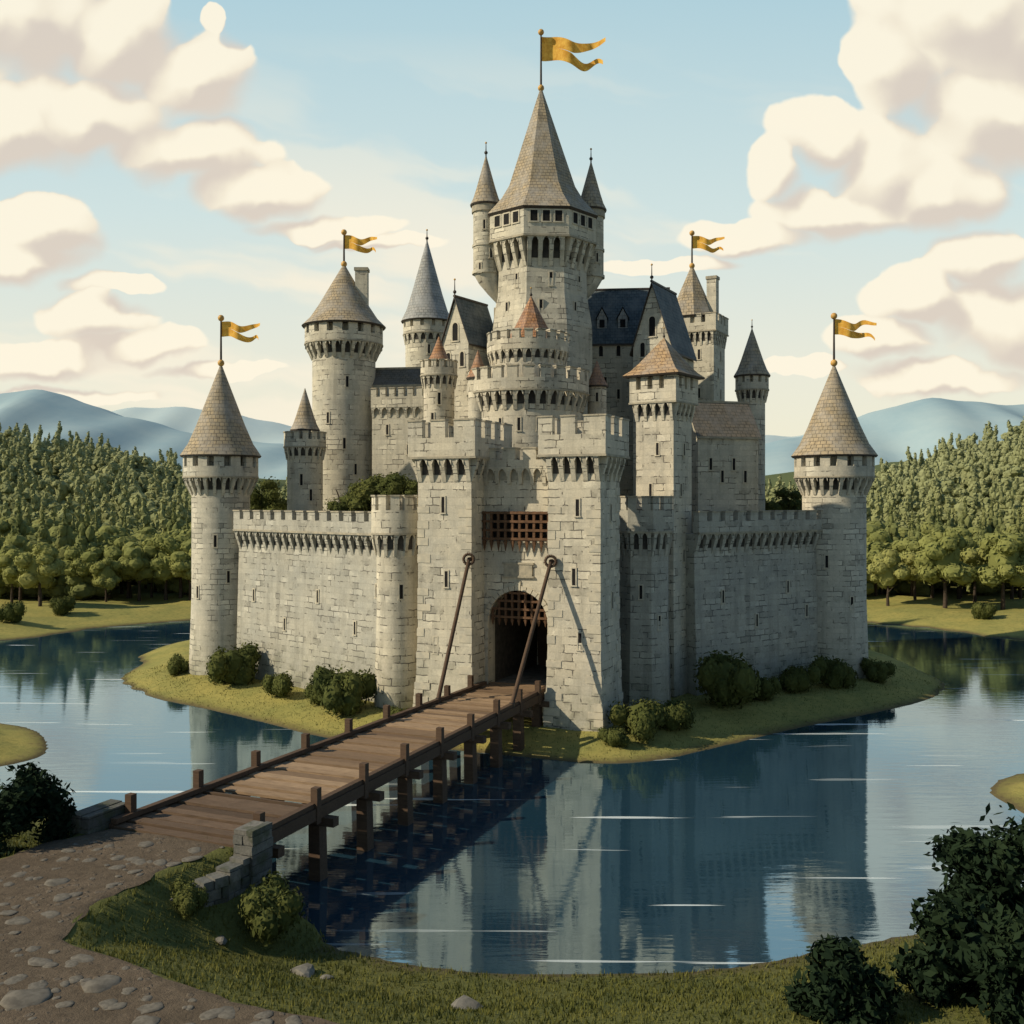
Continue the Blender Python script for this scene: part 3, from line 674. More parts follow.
# gatehouse
GX,GY,RT=.4,84.5,R(-23)
gh=thing('gatehouse','great stone gatehouse with two square towers, arched gate and rusty lattice above','gatehouse',(GX,GY,0),RT)
FY=-2.55
def gtower(sh,zc0,zc1,zp,zm,name='gate_tower'):
    mb=MB(); side(mb,sh,.45,-1.5,.12,4.5); side(mb,sh,.12,4.5,0,9.); side(mb,sh,0,9.,0,zc1+.05); cap(mb,sh,0,zc1+.05)
    rs=random.Random(3); pts=sh.pts(0)
    for ci in range(4):
        c=pts[ci]; z=1.5; k=0
        while z<zc0-.8:
            h=rs.uniform(.55,.75); la,lb=(1.0,.5) if k%2 else (.5,1.0); la*=rs.uniform(.85,1.2)
            ex=.04+(.45-.33*(min(z,4.5)+1.5)/6 if z<4.5 else max(0,.12*(9-z)/4.5))
            sx_=1 if c[0]>sh.c[0] else -1; sy_=1 if c[1]>sh.c[1] else -1
            x0,x1=sorted((c[0]+sx_*ex,c[0]-sx_*la)); y0,y1=sorted((c[1]+sy_*ex,c[1]-sy_*lb))
            if rs.random()<.6: mb.box(x0,x1,y0,y1,z,z+h-.05,1)
            z+=h; k+=1
    p=make(mb,name,[M['gate'],M['quoin']],gh)
    mb=MB(); corbels(mb,sh,.62,zc0,zc1,1.2,.42); make(mb,'machicolation',[M['gate'],M['shade']],p)
    mb=MB(); ring(mb,sh,.05,.62,zc1,zp); ring(mb,sh,.5,.7,zc1-.02,zc1+.16,1); merlons(mb,sh,.05,.62,zp,zm-.13,1.35,.8,1); make(mb,'battlement',[M['gate'],M['cap']],p)
    return p
shL=Sh('rect',2.45,3.2,(-5.4,FY+3.2)); shR=Sh('rect',2.15,2.5,(5.9,FY+2.5))
pl=gtower(shL,20.5,22.4,24.1,25.6); pr=gtower(shR,20.5,22.4,24.1,25.6)
for x,z in ((-5.5,18.6),(-5.2,12.5),(-6.2,7.)): window(pl,(x,FY-.01,z),R(-90),.28,1.3)
for x,z in ((6.2,18.4),(5.9,13.),(6.4,8.)): window(pr,(x,FY-.01,z),R(-90),.28,1.3)
for y_,z in ((.1,18.),(.5,11.)): window(pr,(8.04,y_,z),0,.28,1.3)
cx,r,zs=.1,2.65,8.9; x0,x1=-2.95,3.75; zt=15.6
mb=MB(); n=24
xsA=[cx-r*math.cos(PI*i/n) for i in range(n+1)]; zA=[zs+r*math.sin(PI*i/n) for i in range(n+1)]
for yy in (0.,1.3):
    for i in range(n): mb.quad([(xsA[i],yy,zA[i]),(xsA[i+1],yy,zA[i+1]),(xsA[i+1],yy,zt),(xsA[i],yy,zt)])
    mb.quad([(x0,yy,3.4),(cx-r,yy,3.4),(cx-r,yy,zt),(x0,yy,zt)]); mb.quad([(cx+r,yy,3.4),(x1,yy,3.4),(x1,yy,zt),(cx+r,yy,zt)])
for i in range(n): mb.quad([(xsA[i],0,zA[i]),(xsA[i+1],0,zA[i+1]),(xsA[i+1],1.3,zA[i+1]),(xsA[i],1.3,zA[i])])
for xx in (cx-r,cx+r): mb.quad([(xx,0,3.4),(xx,1.3,3.4),(xx,1.3,zs),(xx,0,zs)])
mb.quad([(x0,0,zt),(x1,0,zt),(x1,1.3,zt),(x0,1.3,zt)])
mb.box(x0,x1,0,1.3,-1.5,3.4)
mb.box(x0,x1,0,.9,18.05,21.6); mb.box(x0,-2.7,0,1.3,zt+.003,18.05); mb.box(3.5,x1,0,1.3,zt+.003,18.05)
make(mb,'wall',M['gate'],gh)
mb=MB(); A=(x0,0);B=(x1,0); mb.block(A,B,0,6.7,-.6,.4,21.6,22.3)
for i in range(4): mb.block(A,B,i*1.83,i*1.83+1.15,-.6,.4,22.3,23.2); mb.block(A,B,i*1.83-.05,i*1.83+1.2,-.65,.47,23.2,23.33,mi=1)
for i in range(7): archcorb(mb,A,B,.2+i*1.04,.2+(i+1)*1.04 if i<6 else None,.36,.4,20.2,21.6)
make(mb,'battlement',[M['gate'],M['cap']],gh)
mb=MB(); mb.quad([(-2.7,1.25,zt),(3.5,1.25,zt),(3.5,1.25,18.05),(-2.7,1.25,18.05)]); mb.box(x0,x1,1.31,7.,14.5,18.3) ; make(mb,'lattice_recess',M['dark'],gh)
mb=MB(); nv=17
for i in range(nv):
    a0=PI*i/nv+.012;a1=PI*(i+1)/nv-.012; q=lambda a,rr,y:(cx+rr*math.cos(a),y,zs+rr*math.sin(a)); ro=3.03 if i!=nv//2 else 3.4
    mb.hexa([q(a0,r,-.12),q(a0,ro,-.12),q(a0,ro,.2),q(a0,r,.2)],[q(a1,r,-.12),q(a1,ro,-.12),q(a1,ro,.2),q(a1,r,.2)])
z=3.6;k=0
while z<zs-.5:
    w=.30 if k%2 else .38
    mb.box(cx-r-w,cx-r,-.12,.2,z,z+.72); mb.box(cx+r,cx+r+w*1.5,-.12,.2,z,z+.72); z+=.76;k+=1
make(mb,'arch_surround',M['quoin'],gh)
mb=MB(); mb.box(-1.1,1.4,-.14,.1,12.75,13.7); mb.box(-1.25,1.55,-.2,.1,13.7,13.85); mb.box(-1.25,1.55,-.2,.1,12.6,12.75); make(mb,'plaque',M['cap'],gh)
def lattice(xa,xb,za,zb,y,step,th,name,spike=.5,arch=False):
    mb=MB(); n=round((xb-xa)/step)
    for i in range(n+1):
        x=xa+(xb-xa)*i/n; zz=zb+.12
        if arch: zz=zs+math.sqrt(max(0.,(r-.02)**2-(abs(x-cx)+th/2)**2))
        if zz>za+.1: mb.box(x-th/2,x+th/2,y,y+th,za,zz)
        mb.hexa([(x-.02,y+th/2-.02,za-spike),(x+.02,y+th/2-.02,za-spike),(x+.02,y+th/2+.02,za-spike),(x-.02,y+th/2+.02,za-spike)],[(x-th*.7,y-.03,za-.003),(x+th*.7,y-.03,za-.003),(x+th*.7,y+th+.03,za-.003),(x-th*.7,y+th+.03,za-.003)])
    m_=round((zb-za-.2)/step)
    for k in range(m_+1):
        z=za+.2+(zb-za-.2)*k/m_ ; a_,b_=xa-th*.8,xb+th*.8
        if arch:
            q=math.sqrt(max(0.,(r-.03)**2-max(0,z+th/2-zs)**2)); a_,b_=max(a_,cx-q),min(b_,cx+q)
        if b_-a_>.3: mb.box(a_,b_,y-.06,y+th*.7,z-th/2,z+th/2)
    return make(mb,name,M['port'],gh)
lattice(-2.75,3.6,15.6,17.95,-.5,.63,.2,'window_lattice',.8)
lattice(cx-2.35,cx+2.35,9.1,11.3,.12,.58,.18,'portcullis',.5,True)
mb=MB()
mb.box(cx-r-.5,cx-r,1.32,11.,3.2,13.); mb.box(cx+r,cx+r+.5,1.32,11.,3.2,13.); mb.box(cx-r,cx+r,1.32,11.,11.6,12.2)
make(mb,'passage_wall',M['shade'],gh)
mb=MB(); mb.box(cx-r-.4,cx+r+.4,.0,14.,3.2,3.62) ; make(mb,'passage_floor',M['rock'],gh)
mb=MB(); mb.box(cx-r-.4,cx+r+.4,11.01,11.5,3.62,12.2); make(mb,'inner_door',M['woodd'],gh)
def GW(x,y,z): 
    c,s=math.cos(RT),math.sin(RT); return Vector((GX+c*x-s*y,GY+s*x+c*y,z))
def drawpole(a,b,label):
    a=Vector(a);b=Vector(b); dv=b-a; L=dv.length
    th=thing('drawbridge_pole',label,'pole',tuple(a)); mb=MB(); mb.tube((0,0,0),tuple(dv),.15,.17,10)
    make(mb,'shaft',M['woodd'],th)
    mb=MB(); q=[Vector((.42*math.cos(w),-.05,.42*math.sin(w)+.1)) for w in [2*PI*j/16 for j in range(16)]]
    for j in range(16): mb.tube(q[j],q[(j+1)%16],.12,.12,7)
    mb.tube((0,0,.1),tuple((GW(0,1,0)-GW(0,0,0))*.6+Vector((0,0,.1))),.16,.16,8); make(mb,'wall_ring',M['woodd'],th)
    mb=MB(); mb.tube(dv+Vector((0,0,.15)),dv+Vector((0,0,-.5)),.2,.22,8); make(mb,'anchor',M['iron'],th)

# bridge
BL=41.6; bo=GW(.3,-41.,0)
br=thing('wooden_bridge','long plank bridge on timber piles from the near bank to the castle gate','bridge',tuple(bo),RT)
hw=lambda y: 3.75-.95*y/BL
rb=random.Random(4)
def planks(y,y1,name,mat):
    mb=MB(); k=0
    while y<y1:
        w=rb.uniform(.78,.95); zt_=3.74+(.03 if k%2 else -.03)+rb.uniform(-.01,.01); e=rb.uniform(-.03,.03); h0=hw(y)-.1+e
        mb.box(-h0,h0,y,min(y+w-.2,y1),zt_-.14,zt_,weld=True); y+=w; k+=1
    make(mb,name,mat,br); return y
yn=planks(0.,6.2,'ramp',M['woodn']); planks(yn,BL,'deck',M['wood'])
mb=MB()
for xx in (-2.2,0,2.2): mb.box(xx-.15,xx+.15,.3,BL-.6,3.1,3.52,weld=True)
make(mb,'joists',M['woodd'],br)
for sgn in (-1,1):
    mb=MB(); 
    def bm_(a,b,z0,z1): 
        xa,xb=sgn*hw(0),sgn*hw(BL-1.6)
        o=sorted((a*sgn,b*sgn)); yb=BL-1.6
        mb.hexa([(xa+o[0],0,z0),(xa+o[1],0,z0),(xb+o[1],yb,z0),(xb+o[0],yb,z0)],[(xa+o[0],0,z1),(xa+o[1],0,z1),(xb+o[1],yb,z1),(xb+o[0],yb,z1)],0,True)
    bm_(-.28,.06,3.80,4.04); bm_(-.08,.16,3.2,3.785); make(mb,'edge_beam',M['woodd'],br)
st=[1.2,5.9,10.6,15.3,20.0,24.7,29.2,33.6,37.6]
for i,y in enumerate(st):
    for sgn in (-1,1):
        xx=sgn*(hw(y)+.02)
        mb=MB(); mb.box(xx-.19,xx+.19,y-.19,y+.19,3.0,4.8+rb.uniform(-.08,.1),weld=True); make(mb,'post',M['woodd'],br)
        xp=sgn*(hw(y)-.35); 
        mb=MB(); mb.hexa([(xp-.35+sgn*.1,y+.3,-1.8),(xp+.35+sgn*.1,y+.3,-1.8),(xp+.35+sgn*.1,y+1.0,-1.8),(xp-.35+sgn*.1,y+1.0,-1.8)],[(xp-.32,y+.35,2.75),(xp+.32,y+.35,2.75),(xp+.32,y+.99,2.75),(xp-.32,y+.99,2.75)],0,True); make(mb,'pile',M['woodd'],br)
    mb=MB(); h0=hw(y)+.75; mb.box(-h0,h0,y+.42,y+.92,2.75,3.19,weld=True); make(mb,'cross_beam',M['woodd'],br)
def BW(x,y,z):
    c,s=math.cos(RT),math.sin(RT); return Vector((bo.x+c*x-s*y,bo.y+s*x+c*y,z))
drawpole(GW(-3.0,FY-.38,14.1),BW(-hw(31.9)+.1,31.9,3.95),'dark wooden drawbridge pole slanting from the left gate tower to the left bridge edge')
drawpole(GW(4.1,FY-.38,14.1),BW(hw(32.4)-.1,32.4,3.95),'dark wooden drawbridge pole slanting from the right gate tower to the right bridge edge')
ab=thing('bridge_abutment','dark grey rubble stone abutment holding the near end of the plank bridge','abutment',tuple(bo),RT)
def rubble(name,A,B,th,z0,zA,zB,seed):
    rr=random.Random(seed); mb=MB(); L=nrm2(A,B)[2]; z=z0; row=0
    mb.block(A,B,.06,L-.06,-th+.06,-.06,z0,min(zA,zB)-.12,weld=True)
    while z<max(zA,zB)-.08:
        h=rr.uniform(.32,.48); s=-rr.uniform(0,.3) if row%2 else 0.
        while s<L-.02:
            w=rr.uniform(.4,.85); a=max(0,s); b=min(L,s+w)
            if L-b<.2: b=L
            lim=zA+(zB-zA)*((a+b)/2/L)
            if z<lim-.1 and b-a>.12:
                zt_=min(z+h,lim+rr.uniform(-.06,.08)); o=rr.uniform(-.03,.07); mb.block(A,B,a+.02,b-.02,-th-rr.uniform(-.03,.06),o,z+.02,zt_-.015,o+rr.uniform(-.03,.03),weld=True)
            s=b if b<L else L
        z+=h; row+=1
    return make(mb,name,M['rubble'],ab)
rubble('pier',(-5.15,-1.2),(-3.95,-1.2),2.5,1.5,4.4,4.4,1)
rubble('pier',(3.95,-.9),(5.0,-.9),1.4,-1.5,4.8,4.8,2)
rubble('retaining_wall',(-3.94,.1),(3.93,.1),.7,-1.5,3.05,3.05,3)
for (a,b,za,zb,s_) in (((4.75,-2.2),(4.85,-.92),3.5,3.75,4),((4.35,-3.3),(4.75,-2.22),3.2,3.5,5),((3.5,-4.3),(4.3,-3.32),2.85,3.2,6)):
    rubble('wing_wall',a,b,.7,-1.5,za,zb,s_)

# ---- inner castle
d=118; sh=Sh('round',3.6)
t=tower('great_round_tower','wide round inner tower on the left with cone roof, chimney and gold flag','tower',sh,344,d,Z(361,d),Z(346,d),Z(327,d),M['keep'],0,.85,M['roof'],Z(264,d),1.,[(-75,Z(385,d)),(-110,Z(420,d)),(-80,Z(445,d)),(-60,Z(470,d))],merl=(1.0,.7),fo=.36,sp=1.15)
flagpole(t,(0,0),Z(265,d),Z(234,d),3.9,1.6,R(-5),.8)
mb=MB(); mb.box(1.4,2.8,-.9,.4,38.5,Z(272,d)); mb.box(1.3,2.9,-1.,.5,Z(272,d),Z(269,d),1); make(mb,'chimney',[M['keep'],M['cap']],t)
d=111; sh=Sh('round',1.9)
t=tower('stair_turret','small round battlemented turret with brown cone left of the wide round inner tower','turret',sh,305,d,Z(460,d),Z(448,d),Z(432,d),M['keep'],0,.35,None,None,1.,[(-90,Z(480,d)),(-60,Z(495,d))],merl=(.6,.4),sp=.85)
mb=MB(); side(mb,sh,-.5,Z(448,d),-.5,Z(430,d)); make(mb,'drum',M['keep'],t); coneroof(t,sh,-.3,Z(430,d),Z(388,d),M['roof'])
d=138; sh=Sh('round',2.9)
t=tower('spire_tower','far pale grey spired tower rising behind the left hall','tower',sh,427,d,Z(345,d),Z(336,d),Z(322,d),M['keep'],0,.3,M['roofg'],Z(240,d),1.,[(-80,Z(352,d)),(-110,Z(330,d))],merl=(1.,.5),fo=.3)
finial(t,(0,0),Z(241,d),Z(230,d),.07,.22)
def house(name,label,px,d,rot,L,W,zb,ze,zr,wmat,rmat,wins=(),ov=.3,fin=False,gl=.0):
    t=thing(name,label,'building',(X(px,d),d,0),rot)
    mb=MB(); l,w=L/2,W/2
    for s in (-1,1): mb.quad([(-l,s*w,zb),(l,s*w,zb),(l,s*w,ze),(-l,s*w,ze)]); mb.quad([(s*l,-w,zb),(s*l,w,zb),(s*l,w,ze),(s*l,0,zr-.12),(s*l,-w,ze)])
    make(mb,'wall',wmat,t)
    mb=MB(); k=(zr-ze)/w
    for s in (-1,1):
        e=w+ov; ez=ze-ov*k
        a=[(-l-ov,s*e,ez),(l+ov,s*e,ez),(l+ov,0,zr),(-l-ov,0,zr)]; 
        if s>0: a=a[::-1]
        slen=math.hypot(e,zr-ez); uvs=[(p[0],(slen if p[1]==0 else 0)) for p in a]
        mb.quad([(p[0],p[1],p[2]+.2) for p in a],0,uvs); mb.quad(a[::-1],1)
        for i in range(4):
            p,q=a[i],a[(i+1)%4]
            if not(p[1]==0 and q[1]==0): mb.quad([p,q,(q[0],q[1],q[2]+.2),(p[0],p[1],p[2]+.2)],1)
    mb.box(-l-ov-.02,l+ov+.02,-.12,.12,zr+.1,zr+.32,1)
    make(mb,'roof',[rmat,M['iron'] if rmat is M['roofb'] else M['cap']],t)
    for (fx,fy,a,z,ww,hh,stl) in wins: window(t,(fx,fy,z),R(a),ww,hh,stl)
    if fin:
        finial(t,(-l-ov*.5,0),zr+.2,zr+2.,.06,.2)
    return t
d=119; house('hall','low brown grey roofed hall right of the wide round inner tower',404,d,R(-8),8.5,5.,0,Z(388,d),Z(370,d),M['keep'],M['roofd'],[(-1.5,-2.49,-90,Z(425,d),.3,1.2,'rect'),(1.2,-2.49,-90,Z(430,d),.3,1.2,'rect'),(2.8,-2.49,-90,Z(412,d),.3,1.,'rect')],ov=.1)
P1=(X(372,115),115.);P2=(X(424,113.5),113.5)
dx,dy,L=nrm2(P1,P2); t=thing('inner_wall','short battlemented inner wall in front of the low brown grey roofed hall','castle wall',(P1[0],P1[1],0),math.atan2(dy,dx))
mb=MB(); mb.box(0,L,0,1.,0,Z(408,115)); make(mb,'wall',M['keep'],t)
mb=MB(); A=(0,0);B=(L,0); z0=Z(408,115); mb.block(A,B,0,L,-.5,.35,z0+.003,z0+1.2)
for i in range(6): a=i*L/5.7; mb.block(A,B,a,min(a+.65,L),-.2,.35,z0+1.2,z0+2.1); mb.block(A,B,a-.04,min(a+.69,L+.04),-.25,.42,z0+2.1,z0+2.22,mi=1)
for i in range(7): archcorb(mb,A,B,.15+i*(L-.3)/6,.15+(i+1)*(L-.3)/6 if i<6 else None,.3,.34,z0-1.1,z0)
make(mb,'battlement',[M['keep'],M['cap']],t)
for s,z in ((.3,Z(430,115)),(.7,Z(450,115))): window(t,(s*L,-.01,z),R(-90),.26,1.1)
d=106; sh=Sh('round',1.6)
t=tower('stair_turret','slim round turret with small orange cone left of the stepped drum tower','turret',sh,439,d,Z(389,d),Z(377,d),Z(361,d),M['gate'],0,.3,None,None,1.,[(-85,Z(400,d)),(-110,Z(420,d))],merl=(.5,.35),sp=.75)
mb=MB(); side(mb,sh,-.5,Z(377,d),-.5,Z(361,d)); make(mb,'drum',M['gate'],t); coneroof(t,sh,-.4,Z(361,d),Z(336,d),M['roofo'])
d=112
house('chapel','steep gabled chapel with blue slate roof left of the keep',471,d+1.5,R(58),6.,3.4,0,Z(342,d),Z(300,d),M['keep'],M['roofb'],[(-3.0,0,180,Z(335,d),.7,1.6,'arch'),(-3.0,-.9,180,Z(362,d),.5,1.3,'arch'),(-3.0,.9,180,Z(362,d),.5,1.3,'arch')],fin=True,ov=.25)
# keep
d=113; sh=Sh('oct',4.75)
kp=thing('keep','tallest octagonal central keep with steep roof, two side turrets and large gold flag','keep',(X(541,d),d,0),R(4))
mb=MB(); side(mb,sh,.85,0,.6,Z(330,d)); side(mb,sh,.6,Z(330,d),.1,Z(300,d)); side(mb,sh,.1,Z(300,d),0,Z(268,d)); side(mb,sh,0,Z(268,d),0,Z(244,d)); cap(mb,sh,0,Z(244,d)); make(mb,'wall',M['keep'],kp)
mb=MB(); corbels(mb,sh,1.0,Z(276,d),Z(249,d),1.3,.46)
make(mb,'machicolation',[M['keep'],M['shade']],kp)
mb=MB(); ring(mb,sh,.3,1.0,Z(249,d),Z(222,d)); ring(mb,sh,.9,1.1,Z(249,d)-.02,Z(249,d)+.2,1); make(mb,'gallery_wall',[M['keep'],M['cap']],kp)
for i in range(8):
    a=PI/4*i
    for o in (-1.3,0.,1.3): window(kp,(5.74*math.cos(a)-o*math.sin(a),5.74*math.sin(a)+o*math.cos(a),Z(230,d)),a,.75,1.15)
    for z,o in ((Z(288,d),.6),(Z(315,d),-.5)):
        q_=4.79+(.32 if z<Z(300,d) else 0)
        window(kp,(q_*math.cos(a)-o*math.sin(a),q_*math.sin(a)+o*math.cos(a),z),a,.3,1.4)
base=sh.pts(1.25); H0=Z(221,d);H1=Z(88,d)
def rg(s,z): return [(x*s,y*s,z) for x,y in base]
mb=MB(); prof=[(1.,H0),(.74,H0+1.9),(.60,H0+3.4),(.012,H1)]; vs=[0,2.4,4.,17.]
mb.rings([rg(s,z) for s,z in prof],sh.us(),vs,False,0); mb.rings([rg(.97,H0-.25),rg(1.,H0)],sh.us(),[0,.2],False,1); mb.quad(rg(.97,H0-.25)[::-1],1)
make(mb,'roof',[M['roof'],M['iron']],kp)
flagpole(kp,(0,0),Z(89,d),Z(34,d),7.0,2.7,R(-6),.2)
for px_,dd,nm in ((486,-1.0,0),(591,1.0,1)):
    c,s=math.cos(R(-4)),math.sin(R(-4)); wx=X(px_,d+dd)-X(541,d); lx,ly=c*wx-s*dd,s*wx+c*dd
    s2=Sh('round',1.4,None,(lx,ly)); mb=MB(); ux,uy=-lx/math.hypot(lx,ly),-ly/math.hypot(lx,ly)
    zb=Z(303,d); mb.rings([[(lx+ux*sf+rr*math.cos(2*PI*i/32),ly+uy*sf+rr*math.sin(2*PI*i/32),z) for i in range(32)] for rr,sf,z in ((.15,1.7,zb-.6),(.8,1.0,zb+.8),(1.15,.4,zb+1.9),(1.4,0,zb+3.0),(1.4,0,Z(212,d)))],[2*PI*1.4*i/32 for i in range(33)],[0,1.4,2.2,2.8,12.],True)
    ring(mb,s2,0.,.12,zb+2.9,zb+3.2); ring(mb,s2,0.,.10,Z(250,d),Z(250,d)+.25)
    tp=make(mb,'turret',M['keep'],kp)
    mb=MB(); ring(mb,s2,0,.16,Z(216,d),Z(208,d)); make(mb,'cornice',M['cap'],tp)
    coneroof(tp,s2,.35,Z(208,d),Z(158,d),M['roof']); finial(tp,(lx,ly),Z(159,d),Z(146,d),.06,.2)
    for a,z in ((-100,Z(230,d)),(-70,Z(258,d)),(-120,Z(272,d))): rwin(tp,s2,a,z,.22,1.)
d=101; s1=Sh('round',5.35,n=48); s2=Sh('round',3.65)
dt=tower('drum_tower','stepped round drum tower with orange cone in front of the keep','tower',s1,528,d,Z(414,d),Z(396,d),Z(372,d),M['gate'],0,.65,None,None,1.,[(a,Z(428,d)) for a in (-120,-100,-80,-60)],merl=(.95,.6),sp=1.15)
mb=MB(); side(mb,s2,.1,Z(396,d)+.06,0,Z(352,d)); cap(mb,s2,0,Z(352,d)); ud=make(mb,'upper_drum',M['gate'],dt)
mb=MB(); corbels(mb,s2,.4,Z(366,d),Z(354,d),.9,.34); ring(mb,s2,-.15,.4,Z(354,d),Z(344,d)); merlons(mb,s2,-.15,.4,Z(344,d),Z(336,d),.75,.5,0); make(mb,'battlement',[M['gate'],M['shade']],ud)
for a in (-130,-105,-80,-55): rwin(ud,s2,a,Z(376,d),.5,1.,'arch')
s3=Sh('oct',1.9,None,(.3,0)); mb=MB(); side(mb,s3,0,Z(354,d),0,Z(340,d)); make(mb,'lantern_wall',M['gate'],ud); coneroof(ud,s3,.6,Z(341,d),Z(296,d),M['roofo'],True); finial(ud,(.3,0),Z(297,d),Z(288,d),.05,.15)
for px_,dd,ap,ba,lab in ((478,99,350,378,'tiny orange capped turret at the left shoulder of the stepped drum tower'),(597,103,360,386,'tiny orange capped turret at the right shoulder of the stepped drum tower')):
    sh_=Sh('round',.95,n=24); t=thing('small_turret',lab,'turret',(X(px_,dd),dd,0)); mb=MB(); side(mb,sh_,0,0,0,Z(ba,dd)); make(mb,'wall',M['gate'],t)
    coneroof(t,sh_,.2,Z(ba,dd),Z(ap,dd),M['roofo']); rwin(t,sh_,-95,Z(ba+12,dd),.22,.9)
d=121
gh2=house('great_hall','long hall with dark blue slate roof and dormers right of the keep',627,d,R(-6),9.5,7.,0,Z(346,d),Z(291,d),M['keep'],M['roofb'],[(-3,-3.49,-90,Z(356,d),.45,1.,'arch'),(-1,-3.49,-90,Z(356,d),.45,1.,'arch'),(1,-3.49,-90,Z(356,d),.45,1.,'arch')]+[(-2.5+1.5*i,-3.49,-90,Z(385+12*(i%2),d),.3,1.1,'rect') for i in range(4)],ov=.25)
ze,zr=Z(346,d),Z(291,d)
for x in (-2.9,-.5):
    mb=MB(); y0=-2.6; zq=ze+(zr-ze)*(3.5-2.6)/3.5
    mb.hexa([(x-.55,y0-.1,zq-.3),(x+.55,y0-.1,zq-.3),(x+.55,y0+1.4,zq-.3),(x-.55,y0+1.4,zq-.3)],[(x-.55,y0-.1,zq+1.2),(x+.55,y0-.1,zq+1.2),(x+.55,y0+1.4,zq+1.2),(x-.55,y0+1.4,zq+1.2)],1)
    for s in (-1,1): mb.quad([(x+s*.75,y0-.25,zq+1.1),(x,y0-.25,zq+2.5),(x,y0+1.9,zq+2.5),(x+s*.75,y0+1.9,zq+1.1)],0)
    mb.quad([(x-.55,y0-.1,zq+1.2),(x+.55,y0-.1,zq+1.2),(x,y0-.1,zq+2.3)],1); mb.quad([(x-.3,y0-.13,zq+.1),(x+.3,y0-.13,zq+.1),(x+.3,y0-.13,zq+1.0),(x-.3,y0-.13,zq+1.0)],2)
    make(mb,'dormer',[M['roofb'],M['roofg'],M['dark']],gh2)
d=112
house('gabled_hall','narrow gabled hall with tall blue slate gable behind the square tower',664,d+2.,R(62),7.5,4.4,0,Z(348,d),Z(286,d),M['keep'],M['roofb'],[(-3.75,0,180,Z(330,d),.7,1.8,'arch'),(-3.75,-1.1,180,Z(352,d),.5,1.3,'arch'),(-3.75,1.1,180,Z(352,d),.5,1.3,'arch')],fin=True,ov=.3)
d=128; sh=Sh('rect',2.35); rt=R(-28)
t=tower('square_tower','square rear tower on the right with battlements, spire, chimney and gold flag','tower',sh,701,d,Z(348,d),Z(335,d),Z(317,d),M['keep'],rt,.35,None,None,1.,[],merl=(.75,.5),sp=.85)
s4=Sh('oct',2.2,None,(-1.1,-.2)); mb=MB(); side(mb,s4,0,Z(336,d),0,Z(317,d)); make(mb,'spire_drum',M['keep'],t); coneroof(t,s4,.55,Z(318,d),Z(264,d),M['roof'],False); flagpole(t,(-1.1,-.2),Z(266,d),Z(234,d),3.9,1.6,R(22),.5)
mb=MB(); mb.box(.9,2.1,-.6,.6,Z(336,d),Z(281,d)); mb.box(.8,2.2,-.7,.7,Z(281,d),Z(278,d),1); make(mb,'chimney',[M['keep'],M['cap']],t)
for f in (-90,0):
    a=R(f)
    for z,o in ((Z(357,d),.5),(Z(375,d),-.5),(Z(395,d),.5)): window(t,(2.34*math.cos(a)-o*math.sin(a),2.34*math.sin(a)+o*math.cos(a),z),a,.3,1.2)
d=116; sh=Sh('round',1.45)
t=tower('stair_turret','slender round turret with tall pointed roof on the far right of the inner castle','turret',sh,752,d,Z(403,d),Z(391,d),Z(376,d),M['keep'],0,.4,M['roof'],Z(328,d),1.,[(-110,Z(420,d)),(-80,Z(450,d)),(-100,Z(485,d))],merl=(.6,.4),fo=.2,sp=.75)
finial(t,(0,0),Z(329,d),Z(320,d),.05,.13)
d=107
house('hall','dark roofed hall behind the right curtain wall beside the square tower',717,d,R(16),6.8,5.,0,Z(437,d),Z(404,d),M['keep'],M['roofd'],[(-2+1.3*i,-2.49,-90,Z(465+12*(i%2),d),.3,1.2,'rect') for i in range(4)],ov=.25)

for px_,dd,tp,sc,lab in ((352,101,478,.8,'leafy tree top above the left curtain wall, leftmost of three'),(380,99,466,1.0,'leafy tree top above the left curtain wall, tallest and middle of three'),(405,97,466,.75,'leafy tree top above the left curtain wall beside the round turret'),(268,122,476,1.,'leafy tree top between the left outer tower and the small coned turret'),(786,118,483,.95,'leafy tree top between the slender turret and the right outer tower')):
    x=X(px_,dd); zt_=Z(tp,dd); t=thing('courtyard_tree',lab,'tree',(x,dd,1.),rnd.random()*6); i_=rnd.randrange(4)
    c_=link(COURT[i_][0],'crown',t,(0,0,zt_-1-10.9*sc)); c_.scale=(sc*1.05,sc*1.05,sc); k_=link(COURT[i_][1],'trunk',t); k_.scale=(1.2,1.2,(zt_-1-3*sc)/6.5)

# ------------------------------------------------------------------ foreground
def fgbush(px,py,d,rx,rzz,n,seed,label,size=.2,asp=1.9):
    rr=random.Random(seed); cl=[((0,0,rzz*.5),(rx*.6,rx*.5,rzz*.45))]
    for _ in range(n):
        a=rr.random()*2*PI; e=rr.uniform(.1,1.); q=rr.uniform(.4,.85)*math.sqrt(1-(e*.8)**2); s=rr.uniform(.18,.32)
        cl.append(((rx*q*math.cos(a),rx*q*math.sin(a),rzz*e*.85),(rx*s,rx*s,rx*s*.9)))
    x=X(px,d); me=clumpmesh('bush',cl,250,size,seed,M['lf_fg'],asp,.55,1,.5,.42)
    o=link(me,'bush',None,(x,d,hz(x,d)-.2)); tag(o,label,'bush'); return o
fgbush(10,0,46.5,2.6,4.2,20,1,'large dark leafy bush at the left edge of the near bank',.18)
fgbush(66,0,48.2,1.0,1.5,8,2,'small dark bush between the large left bush and the stone pier',.13)
fgbush(993,0,38,2.7,5.5,28,3,'tall dark bush at the right edge of the near bank',.2)
fgbush(978,0,32.5,2.4,3.2,22,4,'dark leafy bush in the bottom right corner',.2)
